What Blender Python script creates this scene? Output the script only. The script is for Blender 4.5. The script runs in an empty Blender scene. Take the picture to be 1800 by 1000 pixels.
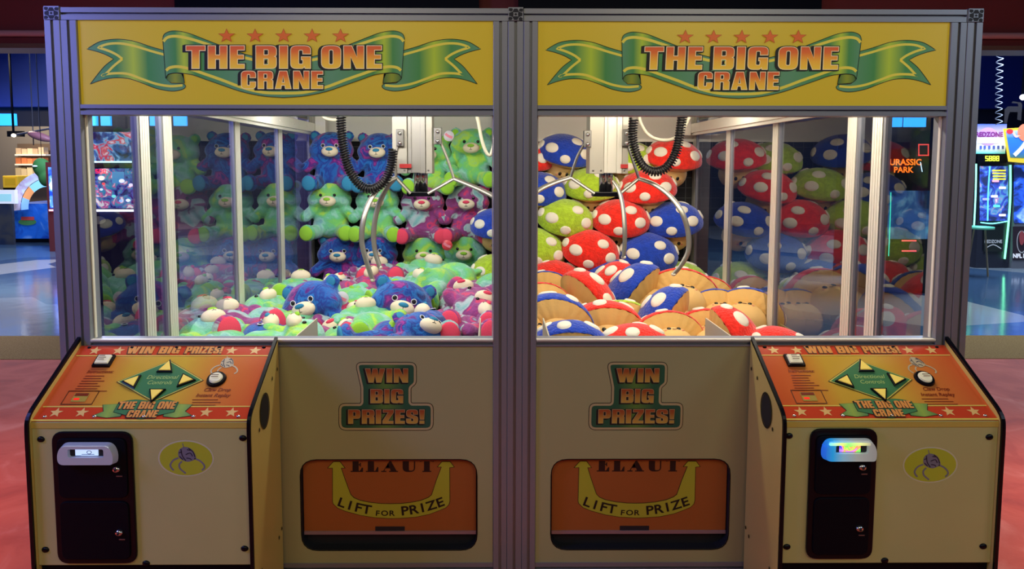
import bpy, math, random
from mathutils import Vector, Matrix, Euler, noise
random.seed(7)
S = bpy.context.scene; COL = S.collection
PI = math.pi
# ---------------------------------------------------------------- camera
F = 1200.0; YAW, PITCH, ROLL = .0069, .0781, .0012; CX, CY = 875.38, 384.96
CAM = Vector((0, -3, 1.8))
_w = Vector((math.sin(YAW)*math.cos(PITCH), math.cos(YAW)*math.cos(PITCH), -math.sin(PITCH)))
_r = _w.cross(Vector((0, 0, 1))).normalized(); _u = _r.cross(_w)
_r, _u = math.cos(ROLL)*_r+math.sin(ROLL)*_u, math.cos(ROLL)*_u-math.sin(ROLL)*_r
cd = bpy.data.cameras.new('camera'); cam = bpy.data.objects.new('camera', cd); COL.objects.link(cam)
m3 = Matrix((_r, _u, -_w)).transposed()
cam.matrix_world = Matrix.Translation(CAM) @ m3.to_4x4()
cd.sensor_width = 36; cd.lens = 24; cd.sensor_fit = 'HORIZONTAL'
cd.shift_x = (900-CX)/1800; cd.shift_y = (CY-500)/1800; cd.clip_end = 200
S.camera = cam
# ---------------------------------------------------------------- world, lamps, exposure
S.view_settings.view_transform = 'Standard'; S.view_settings.look = 'None'
S.view_settings.exposure = 0.0; S.view_settings.gamma = 1; S.view_settings.use_curve_mapping = False
W = bpy.data.worlds.new('world'); S.world = W; W.use_nodes = True
W.node_tree.nodes['Background'].inputs[0].default_value = (.30, .36, .75, 1)
W.node_tree.nodes['Background'].inputs[1].default_value = .045
def lamp(name, loc, size, power, color, aim=None, size_y=None, spread=None):
    l = bpy.data.lights.new(name, 'AREA'); l.energy = power; l.color = color; l.size = size
    if size_y: l.shape = 'RECTANGLE'; l.size_y = size_y
    if spread: l.spread = spread
    o = bpy.data.objects.new(name, l); COL.objects.link(o); o.location = loc
    if aim: o.rotation_euler = (Vector(aim)-Vector(loc)).to_track_quat('-Z', 'Y').to_euler()
    return o
lamp('unseen_fill_lamp', (-4.2, -1.7, 2.9), 1.2, 80, (.24, .28, 1.0), (-1.9, 0, 1.4))  # unseen coloured area lamps, added ahead of the machines to light their fronts
lamp('unseen_fill_lamp', (4.8, -2.6, 3.5), 1.6, 26, (.62, .80, 1.0), (1.9, 0, 1.2))
lamp('unseen_fill_lamp', (-1.5, -4.6, 3.9), 1.4, 33, (1.0, .92, .60), (-1.0, 0, .8))
lamp('unseen_fill_lamp', (2.2, -4.6, 3.9), 1.4, 36, (1.0, .92, .60), (1.2, 0, .8))
lamp('unseen_fill_lamp', (-3.4, .6, 3.3), .7, 8, (1.0, .46, .40), (-3.4, .6, 0), spread=1.1)  # unseen narrow red lamps, added to redden the floor beside the machines
lamp('unseen_fill_lamp', (-3.2, -1.2, 3.2), .6, 7, (1.0, .42, .32), (-3.2, -1.2, 0), spread=.9)
lamp('unseen_fill_lamp', (3.4, -1.2, 3.2), .6, 7, (1.0, .46, .36), (3.4, -1.2, 0), spread=.9)
lamp('unseen_fill_lamp', (3.7, .6, 3.3), .7, 10, (1.0, .66, .66), (3.7, .6, 0), spread=1.0)
for lx in (-1.0, 1.15):
    c = (1.0, .97, .90) if lx < 0 else (1.0, .90, .74)
    lamp('cabinet_tube_light', (lx, .45, 2.34), 1.55, 27, c, (lx, 1.15, .6), .12)
    lamp('cabinet_tube_light', (lx, 2.1, 2.38), 1.5, 20, c, (lx, 2.5, .6), .12)
lamp('hall_lamp', (-8, 10, 5.2), 3, 1100, (.6, .68, 1.0), (-8, 10, 0))
lamp('hall_lamp', (9, 9, 5.2), 3, 900, (.6, .78, 1.0), (8, 9, 0))
lamp('hall_ceiling_fill', (-7, 12, 4.4), 2, 420, (.25, .38, 1.0), (-8, 11, 6.3))  # unseen blue fill, added to lift the hall ceiling from black to navy
lamp('hall_ceiling_fill', (14, 15, 4.0), 2, 420, (.25, .38, 1.0), (9, 12, 6.3))
lamp('hall_lamp', (-13.6, 15.6, 4.8), .8, 300, (1.0, .82, .6), (-12.6, 16.5, 2.2))

def PY(px, py, Y):
    d = _r*((px-CX)/F) - _u*((py-CY)/F) + _w
    return CAM + d*((Y-CAM.y)/d.y)
def PZ(px, py, Z):
    d = _r*((px-CX)/F) - _u*((py-CY)/F) + _w
    return CAM + d*((Z-CAM.z)/d.z)
FZ = -.16                                         # floor height
XC = .0963                                        # seam between the twin cabinets
# ---------------------------------------------------------------- materials
MATS = {}
def newmat(name):
    m = bpy.data.materials.new(name); m.use_nodes = True
    return m, m.node_tree.nodes, m.node_tree.links, m.node_tree.nodes['Principled BSDF']
def mat(name, c, rough=.5, metal=0, em=0, emc=None, bump=0, bscale=60, spec=.5, coat=0, vary=0):
    if name in MATS: return MATS[name]
    m, N, L, B = newmat(name)
    B.inputs['Base Color'].default_value = (*c, 1); B.inputs['Roughness'].default_value = rough
    B.inputs['Metallic'].default_value = metal; B.inputs['Specular IOR Level'].default_value = spec
    B.inputs['Coat Weight'].default_value = coat
    if em:
        B.inputs['Emission Color'].default_value = (*(emc or c), 1); B.inputs['Emission Strength'].default_value = em
    if bump or vary:
        t = N.new('ShaderNodeTexCoord'); n = N.new('ShaderNodeTexNoise'); n.inputs['Scale'].default_value = bscale
        n.inputs['Detail'].default_value = 4; L.new(t.outputs['Object'], n.inputs['Vector'])
        if bump:
            b = N.new('ShaderNodeBump'); b.inputs['Strength'].default_value = bump; b.inputs['Distance'].default_value = .01
            L.new(n.outputs['Fac'], b.inputs['Height']); L.new(b.outputs['Normal'], B.inputs['Normal'])
        if vary:
            r = N.new('ShaderNodeValToRGB'); r.color_ramp.elements[0].position = .3; r.color_ramp.elements[1].position = .7
            r.color_ramp.elements[0].color = (*[x*(1-vary) for x in c], 1); r.color_ramp.elements[1].color = (*[min(1, x*(1+vary)) for x in c], 1)
            L.new(n.outputs['Fac'], r.inputs['Fac']); L.new(r.outputs['Color'], B.inputs['Base Color'])
    MATS[name] = m; return m
def ramp_mat(name, stops, axis=0, coord='Generated', rough=.45, em=0, interp='LINEAR'):
    """colour printed along one axis of the part's own box"""
    if name in MATS: return MATS[name]
    m, N, L, B = newmat(name)
    t = N.new('ShaderNodeTexCoord'); s = N.new('ShaderNodeSeparateXYZ'); r = N.new('ShaderNodeValToRGB')
    r.color_ramp.interpolation = interp
    L.new(t.outputs[coord], s.inputs[0]); L.new(s.outputs[axis], r.inputs['Fac'])
    e = r.color_ramp.elements
    while len(e) < len(stops): e.new(.5)
    for k, (p, c) in enumerate(stops): e[k].position = p; e[k].color = (*c, 1)
    L.new(r.outputs['Color'], B.inputs['Base Color']); B.inputs['Roughness'].default_value = rough
    if em: L.new(r.outputs['Color'], B.inputs['Emission Color']); B.inputs['Emission Strength'].default_value = em
    MATS[name] = m; return m
def noise_mat(name, stops, scale, rough=.9, em=0, detail=1.5, bump=.0, bscale=180, sheen=0, dist=.6, rnd=True, interp='EASE', cons=False):
    if name in MATS: return MATS[name]
    m, N, L, B = newmat(name)
    t = N.new('ShaderNodeTexCoord'); v = t.outputs['Object']
    if rnd:
        oi = N.new('ShaderNodeObjectInfo'); k = N.new('ShaderNodeMath'); k.operation = 'MULTIPLY'; k.inputs[1].default_value = 37
        a = N.new('ShaderNodeVectorMath'); a.operation = 'ADD'
        L.new(oi.outputs['Random'], k.inputs[0]); L.new(v, a.inputs[0]); L.new(k.outputs[0], a.inputs[1]); v = a.outputs[0]
    n = N.new('ShaderNodeTexNoise'); n.inputs['Scale'].default_value = scale; n.inputs['Detail'].default_value = detail
    n.inputs['Distortion'].default_value = dist; L.new(v, n.inputs['Vector'])
    r = N.new('ShaderNodeValToRGB'); r.color_ramp.interpolation = interp
    e = r.color_ramp.elements
    while len(e) < len(stops): e.new(.5)
    for k_, (p, c) in enumerate(stops): e[k_].position = p; e[k_].color = (*c, 1)
    L.new(n.outputs['Fac'], r.inputs['Fac']); L.new(r.outputs['Color'], B.inputs['Base Color'])
    B.inputs['Roughness'].default_value = rough; B.inputs['Sheen Weight'].default_value = sheen; B.inputs['Specular IOR Level'].default_value = .2 if rough > .7 else .5
    if em: L.new(r.outputs['Color'], B.inputs['Emission Color']); B.inputs['Emission Strength'].default_value = em
    if bump:
        n2 = N.new('ShaderNodeTexNoise'); n2.inputs['Scale'].default_value = bscale; n2.inputs['Detail'].default_value = 3
        b = N.new('ShaderNodeBump'); b.inputs['Strength'].default_value = bump; b.inputs['Distance'].default_value = .012
        L.new(t.outputs['Object'], n2.inputs['Vector']); L.new(n2.outputs['Fac'], b.inputs['Height']); L.new(b.outputs['Normal'], B.inputs['Normal'])
    MATS[name] = m; return m
def glow(name, c, s): return mat(name, c, em=s)
def glass_mat(name, ior, tint, rough=0.0, two=1.0):
    m = bpy.data.materials.new(name); m.use_nodes = True; N = m.node_tree.nodes; L = m.node_tree.links
    N.remove(N['Principled BSDF']); o = N['Material Output']
    a = N.new('ShaderNodeBsdfTransparent'); a.inputs[0].default_value = (*tint, 1)
    g = N.new('ShaderNodeBsdfGlossy'); g.inputs['Roughness'].default_value = rough
    f0 = ((ior-1)/(ior+1))**2; ge = N.new('ShaderNodeNewGeometry'); dt = N.new('ShaderNodeVectorMath'); dt.operation = 'DOT_PRODUCT'
    L.new(ge.outputs['Normal'], dt.inputs[0]); L.new(ge.outputs['Incoming'], dt.inputs[1])
    def mth(op, a_, b_, clamp=False):
        q = N.new('ShaderNodeMath'); q.operation = op; q.use_clamp = clamp
        for ii, z in enumerate((a_, b_)):
            if z is None: continue
            if isinstance(z, (int, float)): q.inputs[ii].default_value = z
            else: L.new(z, q.inputs[ii])
        return q.outputs[0]
    ab = mth('ABSOLUTE', dt.outputs['Value'], None); sch = mth('POWER', mth('SUBTRACT', 1.0, ab), 5.0)
    k = N.new('ShaderNodeMath'); k.operation = 'MULTIPLY'; k.use_clamp = True; k.inputs[1].default_value = two; L.new(mth('ADD', mth('MULTIPLY', sch, 1-f0), f0), k.inputs[0])
    x = N.new('ShaderNodeMixShader'); L.new(k.outputs[0], x.inputs[0]); L.new(a.outputs[0], x.inputs[1]); L.new(g.outputs[0], x.inputs[2])
    L.new(x.outputs[0], o.inputs['Surface']); return m
ALU = mat('anodised_aluminium', (.30, .31, .35), .42, .5, bump=.0)
ALU_IN = mat('cream_aluminium', (.80, .77, .68), .35, .25)
SLOT = mat('dark_slot', (.012, .012, .018), .6)
BLACK = mat('black_plastic', (.002, .003, .007), .5, spec=.12)
BLACKG = mat('black_edge_molding', (.003, .003, .006), .3, spec=.25)
YEL = mat('yellow_print', (.66, .49, .022), .35, em=.17, emc=(.9, .62, .03))
CREAM = mat('cream_laminate', (.54, .54, .23), .45, vary=.03, bscale=3)
CREAMY = mat('yellow_cream_laminate', (.70, .53, .14), .4)
CREAMD = mat('cream_door_panel', (.41, .385, .185), .4)
WHITEIN = mat('white_interior_panel', (.78, .75, .66), .55)
STEEL = mat('brushed_steel', (.46, .44, .38), .42, .85)
STEELD = mat('dark_steel', (.30, .29, .28), .35, .9)
CHROME = mat('chrome', (.8, .8, .8), .12, 1)
GREEN = mat('green_print', (.06, .26, .08), .4)
BORDER = mat('black_print', (.008, .006, .006), .5)
CREAMP = mat('cream_print', (.85, .72, .38), .4, em=.25)
WHITEP = mat('white_print', (.85, .83, .75), .4)
STRIPE = mat('yellow_stripe_print', (.75, .62, .06), .4, em=.25)
REDP = mat('orange_red_print', (.70, .13, .015), .4, em=.25)
GLASS = glass_mat('side_glass', 1.52, (.80, .82, .82), two=2.1)
GLASSF = glass_mat('front_glass', 1.16, (.99, .99, .99))
LETTER = ramp_mat('letter_gradient', [(0, (.85, .55, .04)), (.35, (.85, .42, .03)), (.75, (.72, .14, .02)), (1, (.66, .09, .02))], 2, em=.28)
LETTERD = ramp_mat('decal_letter_gradient', [(0, (.62, .38, .06)), (.35, (.55, .28, .05)), (.75, (.40, .10, .02)), (1, (.38, .07, .02))], 2)
_g, _y = (.055, .24, .055), (.42, .55, .03)
BAND = ramp_mat('ribbon_band_gradient', [(0, (.10, .27, .13)), (.05, _g), (.085, _y), (.13, _g), (.3, (.10, .27, .13)), (.7, (.10, .27, .13)), (.87, _g), (.915, _y), (.95, _g), (1, (.10, .27, .13))], 0, em=.25)
TAILL = ramp_mat('ribbon_left_tail_gradient', [(0, (.10, .27, .13)), (.3, _g), (.47, _y), (.62, _g), (.85, (.10, .27, .13)), (1, (.10, .27, .13))], 0, em=.25)
TAILR = ramp_mat('ribbon_right_tail_gradient', [(0, (.10, .27, .13)), (.15, (.10, .27, .13)), (.38, _g), (.53, _y), (.7, _g), (1, (.10, .27, .13))], 0, em=.25)
CURL = ramp_mat('ribbon_curl_gradient', [(0, _g), (.45, _y), (.55, _y), (1, _g)], 0)
# ---------------------------------------------------------------- mesh tools
class MB:
    def __init__(s): s.v = []; s.f = []; s.sm = []
    def add(s, vs, fs, smooth=False):
        b = len(s.v); s.v += [tuple(v) for v in vs]; s.f += [tuple(i+b for i in f) for f in fs]; s.sm += [smooth]*len(fs); return s
    def box(s, x0, x1, y0, y1, z0, z1):
        return s.add([(x, y, z) for z in (z0, z1) for y in (y0, y1) for x in (x0, x1)],
                     [(0, 2, 3, 1), (4, 5, 7, 6), (0, 1, 5, 4), (2, 6, 7, 3), (0, 4, 6, 2), (1, 3, 7, 5)])
    def prism(s, loop, a, b, f):
        """loop of 2D points, f(u,v,t)->xyz, extruded from t=a to t=b"""
        n = len(loop); vs = [f(u, v, a) for u, v in loop]+[f(u, v, b) for u, v in loop]
        return s.add(vs, [tuple(range(n)), tuple(range(2*n-1, n-1, -1))]+[(i, i+n, (i+1) % n+n, (i+1) % n) for i in range(n)])
    def tube(s, pts, r, seg=8, caps=True, flat=1.0):
        pts = [Vector(p) for p in pts]; n = len(pts); rs = r if isinstance(r, (list, tuple)) else [r]*n
        t0 = (pts[1]-pts[0]).normalized(); nrm = t0.orthogonal().normalized(); vs = []
        for i, p in enumerate(pts):
            t = (pts[min(i+1, n-1)]-pts[max(i-1, 0)]).normalized()
            nrm = (nrm-t*nrm.dot(t)).normalized(); bn = t.cross(nrm)
            for k in range(seg):
                a = 2*PI*k/seg; vs.append(p+nrm*math.cos(a)*rs[i]+bn*math.sin(a)*rs[i]*flat)
        fs = [(i*seg+k, i*seg+(k+1) % seg, (i+1)*seg+(k+1) % seg, (i+1)*seg+k) for i in range(n-1) for k in range(seg)]
        s.add(vs, fs, True)
        if caps: s.add(vs[:seg], [tuple(range(seg-1, -1, -1))]); s.add(vs[-seg:], [tuple(range(seg))])
        return s
    def lathe(s, prof, c=(0, 0, 0), axis='z', seg=24, sx=1, sy=1):
        vs = []; c = Vector(c)
        for r, h in prof:
            for k in range(seg):
                a = 2*PI*k/seg; p = (r*math.cos(a)*sx, r*math.sin(a)*sy, h)
                if axis == 'y': p = (p[0], h, p[1])
                if axis == 'x': p = (h, p[0], p[1])
                vs.append(c+Vector(p))
        n = len(prof)
        fs = [(i*seg+k, i*seg+(k+1) % seg, (i+1)*seg+(k+1) % seg, (i+1)*seg+k) for i in range(n-1) for k in range(seg)]
        s.add(vs, fs, True)
        s.add(vs[:seg], [tuple(range(seg))]); s.add(vs[-seg:], [tuple(range(seg))]); return s
    def ell(s, c, r, m=None, seg=20, rings=12):
        vs = []; c = Vector(c)
        for i in range(rings+1):
            th = PI*i/rings
            for k in range(seg):
                a = 2*PI*k/seg; p = Vector((r[0]*math.sin(th)*math.cos(a), r[1]*math.sin(th)*math.sin(a), r[2]*math.cos(th)))
                if m is not None: p = m @ p
                vs.append(c+p)
        fs = [(i*seg+k, (i+1)*seg+k, (i+1)*seg+(k+1) % seg, i*seg+(k+1) % seg) for i in range(rings) for k in range(seg)]
        return s.add(vs, fs, True)
    def mesh(s, name):
        me = bpy.data.meshes.new(name); me.from_pydata(s.v, [], s.f); me.polygons.foreach_set('use_smooth', s.sm)
        me.validate(); me.update(); return me
    def build(s, name, m, parent=None, bevel=0, **tags):
        return link(name, s.mesh(name), m, parent, bevel, **tags)
def link(name, me, m, parent=None, bevel=0, **tags):
    o = bpy.data.objects.new(name, me); COL.objects.link(o)
    if m is not None: me.materials.append(m)
    if parent is not None:
        o.parent = parent; o.matrix_parent_inverse = WM(parent).inverted()
    if bevel:
        b = o.modifiers.new('bevel', 'BEVEL'); b.width = bevel; b.segments = 2; b.limit_method = 'ANGLE'; b.angle_limit = .6
    for k, v in tags.items(): o[k] = v
    return o
def WM(o):
    m = o.matrix_basis.copy()
    if o.parent is not None: m = WM(o.parent) @ o.matrix_parent_inverse @ m
    return m
def thing(name, label, cat, loc=(0, 0, 0), group=None):
    o = bpy.data.objects.new(name, None); COL.objects.link(o); o.location = loc; o.empty_display_size = .05
    o['label'] = label; o['category'] = cat
    if group: o['group'] = group
    return o
def tag(o, label, cat, group=None):
    o['label'] = label; o['category'] = cat
    if group: o['group'] = group
    return o
# ---------- flat print: loops in (u right, v up), placed by f(u,v,layer)
def area(l): return sum(l[i][0]*l[(i+1) % len(l)][1]-l[(i+1) % len(l)][0]*l[i][1] for i in range(len(l)))/2
def offset(loop, d, hole=False):
    l = list(loop)
    if area(l) < 0: l.reverse()
    out = []; n = len(l); d = -d if hole else d
    for i in range(n):
        a, b, c = Vector(l[i-1]), Vector(l[i]), Vector(l[(i+1) % n])
        e1 = (b-a).normalized(); e2 = (c-b).normalized()
        n1 = Vector((e1.y, -e1.x)); n2 = Vector((e2.y, -e2.x)); q = n1+n2
        k = max(1+n1.dot(n2), .35)
        out.append(tuple(b+q*(d/k)))
    return out
def rpoly(pts, n=5):
    out = []; m = len(pts)
    for i, p in enumerate(pts):
        r = p[2] if len(p) > 2 else 0; b = Vector(p[:2])
        if r <= 0: out.append(tuple(b)); continue
        a = Vector(pts[i-1][:2]); c = Vector(pts[(i+1) % m][:2])
        ra = min(r, (a-b).length*.5); rc = min(r, (c-b).length*.5)
        p0 = b+(a-b).normalized()*ra; p1 = b+(c-b).normalized()*rc
        for k in range(n+1):
            t = k/n; out.append(tuple(p0*(1-t)**2+b*2*t*(1-t)+p1*t*t))
    return out
def fill2d(loops):
    cu = bpy.data.curves.new('t', 'CURVE'); cu.dimensions = '2D'; cu.fill_mode = 'BOTH'
    for l in loops:
        sp = cu.splines.new('POLY'); sp.points.add(len(l)-1); sp.use_cyclic_u = True
        for p, q in zip(sp.points, l): p.co = (q[0], q[1], 0, 1)
    o = bpy.data.objects.new('t', cu); COL.objects.link(o)
    me = bpy.data.meshes.new_from_object(o)
    vs = [tuple(v.co[:2]) for v in me.vertices]; fs = [tuple(p.vertices) for p in me.polygons]
    bpy.data.objects.remove(o); bpy.data.curves.remove(cu); bpy.data.meshes.remove(me)
    return vs, fs
def flat(mb, loops, f, k=0):
    vs, fs = fill2d(loops); pts = [f(u, v, k) for u, v in vs]
    mb.add(pts, fs); return mb
def strip(pts, w):
    """closed outline of a stroke of width w (number or list) along 2D pts"""
    L_, R_ = [], []; n = len(pts)
    for i, p in enumerate(pts):
        a = Vector(pts[max(i-1, 0)]); b = Vector(pts[min(i+1, n-1)]); t = (b-a).normalized(); ww = w[i] if isinstance(w, list) else w
        nn = Vector((-t.y, t.x))*ww/2; L_.append(tuple(Vector(p)+nn)); R_.append(tuple(Vector(p)-nn))
    return L_+R_[::-1]
def spl(pts, n=6, closed=False):
    P = [Vector(p) for p in pts]; out = []; m = len(P)
    rng = range(m) if closed else range(m-1)
    for i in rng:
        if closed: a, b, c, d = P[i-1], P[i], P[(i+1) % m], P[(i+2) % m]
        else: a, b, c, d = P[max(i-1, 0)], P[i], P[i+1], P[min(i+2, m-1)]
        for k in range(n):
            t = k/n; out.append(tuple(.5*((2*b)+(c-a)*t+(2*a-5*b+4*c-d)*t*t+(3*b-a-3*c+d)*t**3)))
    if not closed: out.append(tuple(P[-1]))
    return out
R2 = 2.2
GL = {
 'T': (7, [[(0, 10), (7, 10), (7, 7.8), (4.9, 7.8), (4.9, 0), (2.1, 0), (2.1, 7.8), (0, 7.8)]], []),
 'H': (7, [[(0, 0), (2.8, 0), (2.8, 4), (4.2, 4), (4.2, 0), (7, 0), (7, 10), (4.2, 10), (4.2, 6), (2.8, 6), (2.8, 10), (0, 10)]], []),
 'E': (5.3, [[(0, 0), (5.3, 0), (5.3, 2), (2.8, 2), (2.8, 4.1), (5, 4.1), (5, 6), (2.8, 6), (2.8, 8), (5.3, 8), (5.3, 10), (0, 10)]], []),
 'B': (7, [[(0, 0), (7, 0, 1.8), (7, 5.1, 1), (6.3, 5.3), (7, 5.6, .8), (7, 10, 2), (0, 10)]], [[(2.8, 1.8), (4.2, 1.8, .4), (4.2, 4.3, .4), (2.8, 4.3)], [(2.8, 6), (4.2, 6, .4), (4.2, 8.2, .4), (2.8, 8.2)]]),
 'I': (2.9, [[(0, 0), (2.9, 0), (2.9, 10), (0, 10)]], []),
 'G': (6.8, [[(0, 0, R2), (4.2, 0, 1), (4.7, .8), (4.9, 0), (6.8, 0), (6.8, 5.2), (3.6, 5.2), (3.6, 3.8), (4.1, 3.8), (4.1, 2, .5), (2.8, 2, .5), (2.8, 8, .5), (4.1, 8, .5), (4.1, 6.3), (6.8, 6.3), (6.8, 10, R2), (0, 10, R2)]], []),
 'O': (6.9, [[(0, 0, 2.6), (6.9, 0, 2.6), (6.9, 10, 2.6), (0, 10, 2.6)]], [[(2.8, 1.9, .6), (4.1, 1.9, .6), (4.1, 8.1, .6), (2.8, 8.1, .6)]]),
 'N': (7.2, [[(0, 0), (2.5, 0), (2.5, 5.2), (4.4, 0), (7.2, 0), (7.2, 10), (4.7, 10), (4.7, 5), (2.9, 10), (0, 10)]], []),
 'C': (6.6, [[(0, 0, R2), (6.6, 0, R2), (6.6, 4), (3.9, 4), (3.9, 2, .5), (2.8, 2, .5), (2.8, 8, .5), (3.9, 8, .5), (3.9, 6.1), (6.6, 6.1), (6.6, 10, R2), (0, 10, R2)]], []),
 'R': (6.9, [[(0, 0), (2.8, 0), (2.8, 4.3), (4.1, 4.3, .4), (4.1, 0), (6.9, 0), (6.9, 4.7, .8), (6.2, 5.2), (6.9, 5.7, .6), (6.9, 10, 2), (0, 10)]], [[(2.8, 6), (4.1, 6, .3), (4.1, 8.2, .3), (2.8, 8.2)]]),
 'A': (7.3, [[(0, 0), (2.7, 0), (2.95, 1.9), (4.35, 1.9), (4.6, 0), (7.3, 0), (5.4, 10), (1.9, 10)]], [[(3.2, 3.6), (4.1, 3.6), (3.65, 7.4)]]),
 'W': (10, [[(1.8, 0), (4.3, 0), (5, 4.6), (5.7, 0), (8.2, 0), (10, 10), (7.4, 10), (6.9, 5), (6.2, 10), (3.8, 10), (3.1, 5), (2.6, 10), (0, 10)]], []),
 'P': (6.8, [[(0, 0), (2.8, 0), (2.8, 3.6), (6.8, 3.6, 1.8), (6.8, 10, 2), (0, 10)]], [[(2.8, 5.5), (4.1, 5.5, .3), (4.1, 8.2, .3), (2.8, 8.2)]]),
 'Z': (6.2, [[(0, 0), (6, 0), (6, 2), (3.1, 2), (6.2, 8), (6.2, 10), (.3, 10), (.3, 8), (3.1, 8), (0, 2)]], []),
 'S': (6.5, [[(0, 3.6), (0, 0, 2), (6.5, 0, 2), (6.5, 4.9, 1.4), (2.7, 6.6, .4), (2.7, 8.2, .4), (3.8, 8.2, .4), (3.8, 6.6), (6.4, 6.6), (6.4, 10, 2), (.1, 10, 2), (.1, 5.2, 1.4), (3.9, 3.5, .4), (3.9, 1.8, .4), (2.7, 1.8, .4), (2.7, 3.6)]], []),
 '!': (2.9, [[(.3, 3), (2.6, 3), (2.9, 10), (0, 10)], [(.1, 0), (2.7, 0), (2.7, 2.2), (.1, 2.2)]], []),
 ' ': (3, [], []),
}
FG = {   # fat serif face of the prize door
 'E': (7, [[(0, 0), (7, 0), (7, 3), (6.4, 3), (5.2, .7), (4.6, .7), (4.6, 4.7), (5, 4.7), (5.4, 3.6), (5.8, 3.6), (5.8, 6.4), (5.4, 6.4), (5, 5.3), (4.6, 5.3), (4.6, 9.3), (5.2, 9.3), (6.2, 7.2), (6.8, 7.2), (6.8, 10), (0, 10), (0, 9.3), (1.1, 9.3), (1.1, .7), (0, .7)]], []),
 'L': (7, [[(0, 0), (7, 0), (7, 3.4), (6.4, 3.4), (5.3, .7), (4.6, .7), (4.6, 9.3), (5.7, 9.3), (5.7, 10), (0, 10), (0, 9.3), (1.1, 9.3), (1.1, .7), (0, .7)]], []),
 'A': (9.5, [[(0, 0), (3, 0), (3, .7), (1.9, .7), (2.4, 2.4), (4.9, 2.4), (5.4, .7), (4.4, .7), (4.4, 0), (9.5, 0), (9.5, .7), (8.7, .7), (5.6, 10), (4.6, 10), (1.2, .7), (0, .7)]], [[(2.7, 3.2), (4.6, 3.2), (3.8, 6)]]),
 'U': (9, [[(0, 10), (0, 9.3), (1, 9.3), (1, 0, 3), (8, 0, 3), (8, 9.3), (9, 9.3), (9, 10), (6.2, 10), (6.2, 9.3), (7.3, 9.3), (7.3, .9, 2), (4.5, .9, .8), (4.5, 9.3), (5.6, 9.3), (5.6, 10)]], []),
 'T': (8, [[(1.5, 0), (6.5, 0), (6.5, .7), (5.6, .7), (5.6, 9.3), (6.2, 9.3), (7.4, 7), (8, 7), (8, 10), (0, 10), (0, 7), (.6, 7), (1.8, 9.3), (2.4, 9.3), (2.4, .7), (1.5, .7)]], []),
}
def word(txt, x0, x1, y0, y1, gap=.9, fonts=GL):
    """letters fitted into x0..x1 (y0 bottom, y1 top) -> [(loops, holes)]"""
    tot = sum(fonts[c][0] for c in txt)+gap*(len(txt)-1); sx = (x1-x0)/tot; sy = (y1-y0)/10; u = 0; out = []
    for c in txt:
        w_, ol, hl = fonts[c]; g = lambda l: [(x0+(u+p[0])*sx, y0+p[1]*sy) for p in rpoly(l)]
        if ol: out.append(([g(l) for l in ol], [g(l) for l in hl]))
        u += w_+gap
    return out
def letters(mb, wd, f, k, off=0, du=0, dv=0):
    for ol, hl in wd:
        loops = [offset(l, off) for l in ol]
        for h in hl:
            q = offset(h, off, True)
            if area(q)*area(offset(h, 0)) > 0: loops.append(q)
        flat(mb, [[(u+du, v+dv) for u, v in l] for l in loops], f, k)
    return mb
def star(cx, cy, rx, ry, inner=.42):
    return [(cx+math.sin(i*PI/5)*(rx if i % 2 == 0 else rx*inner), cy+math.cos(i*PI/5)*(ry if i % 2 == 0 else ry*inner)) for i in range(10)]
def ellp(cx, cy, rx, ry, n=32): return [(cx+rx*math.cos(2*PI*i/n), cy+ry*math.sin(2*PI*i/n)) for i in range(n)]
def rect(x0, y0, x1, y1, r=0): return rpoly([(x0, y0, r), (x1, y0, r), (x1, y1, r), (x0, y1, r)])
def text(mb, txt, x, y, size, f, k, wx=1.0, bold=0, align='CENTER', rot=0, shear=0):
    """built-in face, (x,y) baseline anchor"""
    cu = bpy.data.curves.new('t', 'FONT'); cu.body = txt; cu.size = size; cu.align_x = align; cu.offset = bold; cu.resolution_u = 3; cu.shear = shear
    o = bpy.data.objects.new('t', cu); COL.objects.link(o); me = bpy.data.meshes.new_from_object(o)
    c, s = math.cos(rot), math.sin(rot); pts = []
    for v in me.vertices:
        a, b = v.co.x*wx, v.co.y; pts.append(f(x+a*c-b*s, y+a*s+b*c, k))
    mb.add(pts, [tuple(p.vertices) for p in me.polygons])
    bpy.data.objects.remove(o); bpy.data.curves.remove(cu); bpy.data.meshes.remove(me); return mb
SEG = {'0': 'abcdef', '5': 'afgcd', '8': 'abcdefg', '1': 'bc'}
def seven(mb, txt, x, y, w, h, gap, t, f, k):
    for c in txt:
        a = {'a': (x, y+h-t, x+w, y+h), 'd': (x, y, x+w, y+t), 'g': (x, y+h/2-t/2, x+w, y+h/2+t/2), 'f': (x, y+h/2, x+t, y+h), 'e': (x, y, x+t, y+h/2), 'b': (x+w-t, y+h/2, x+w, y+h), 'c': (x+w-t, y, x+w, y+h/2)}
        for s in SEG[c]: flat(mb, [rect(*a[s])], f, k)
        x += w+gap
    return mb
def onY(Y, dx=0, step=.0007):
    """print on the plane y=Y; u,v are picture coordinates of the left cabinet (v = -row)"""
    def f(u, v, k):
        p = PY(u, -v, Y); return (p.x+dx, Y-k*step, p.z)
    return f
def bear_base(mb): pass
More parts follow.
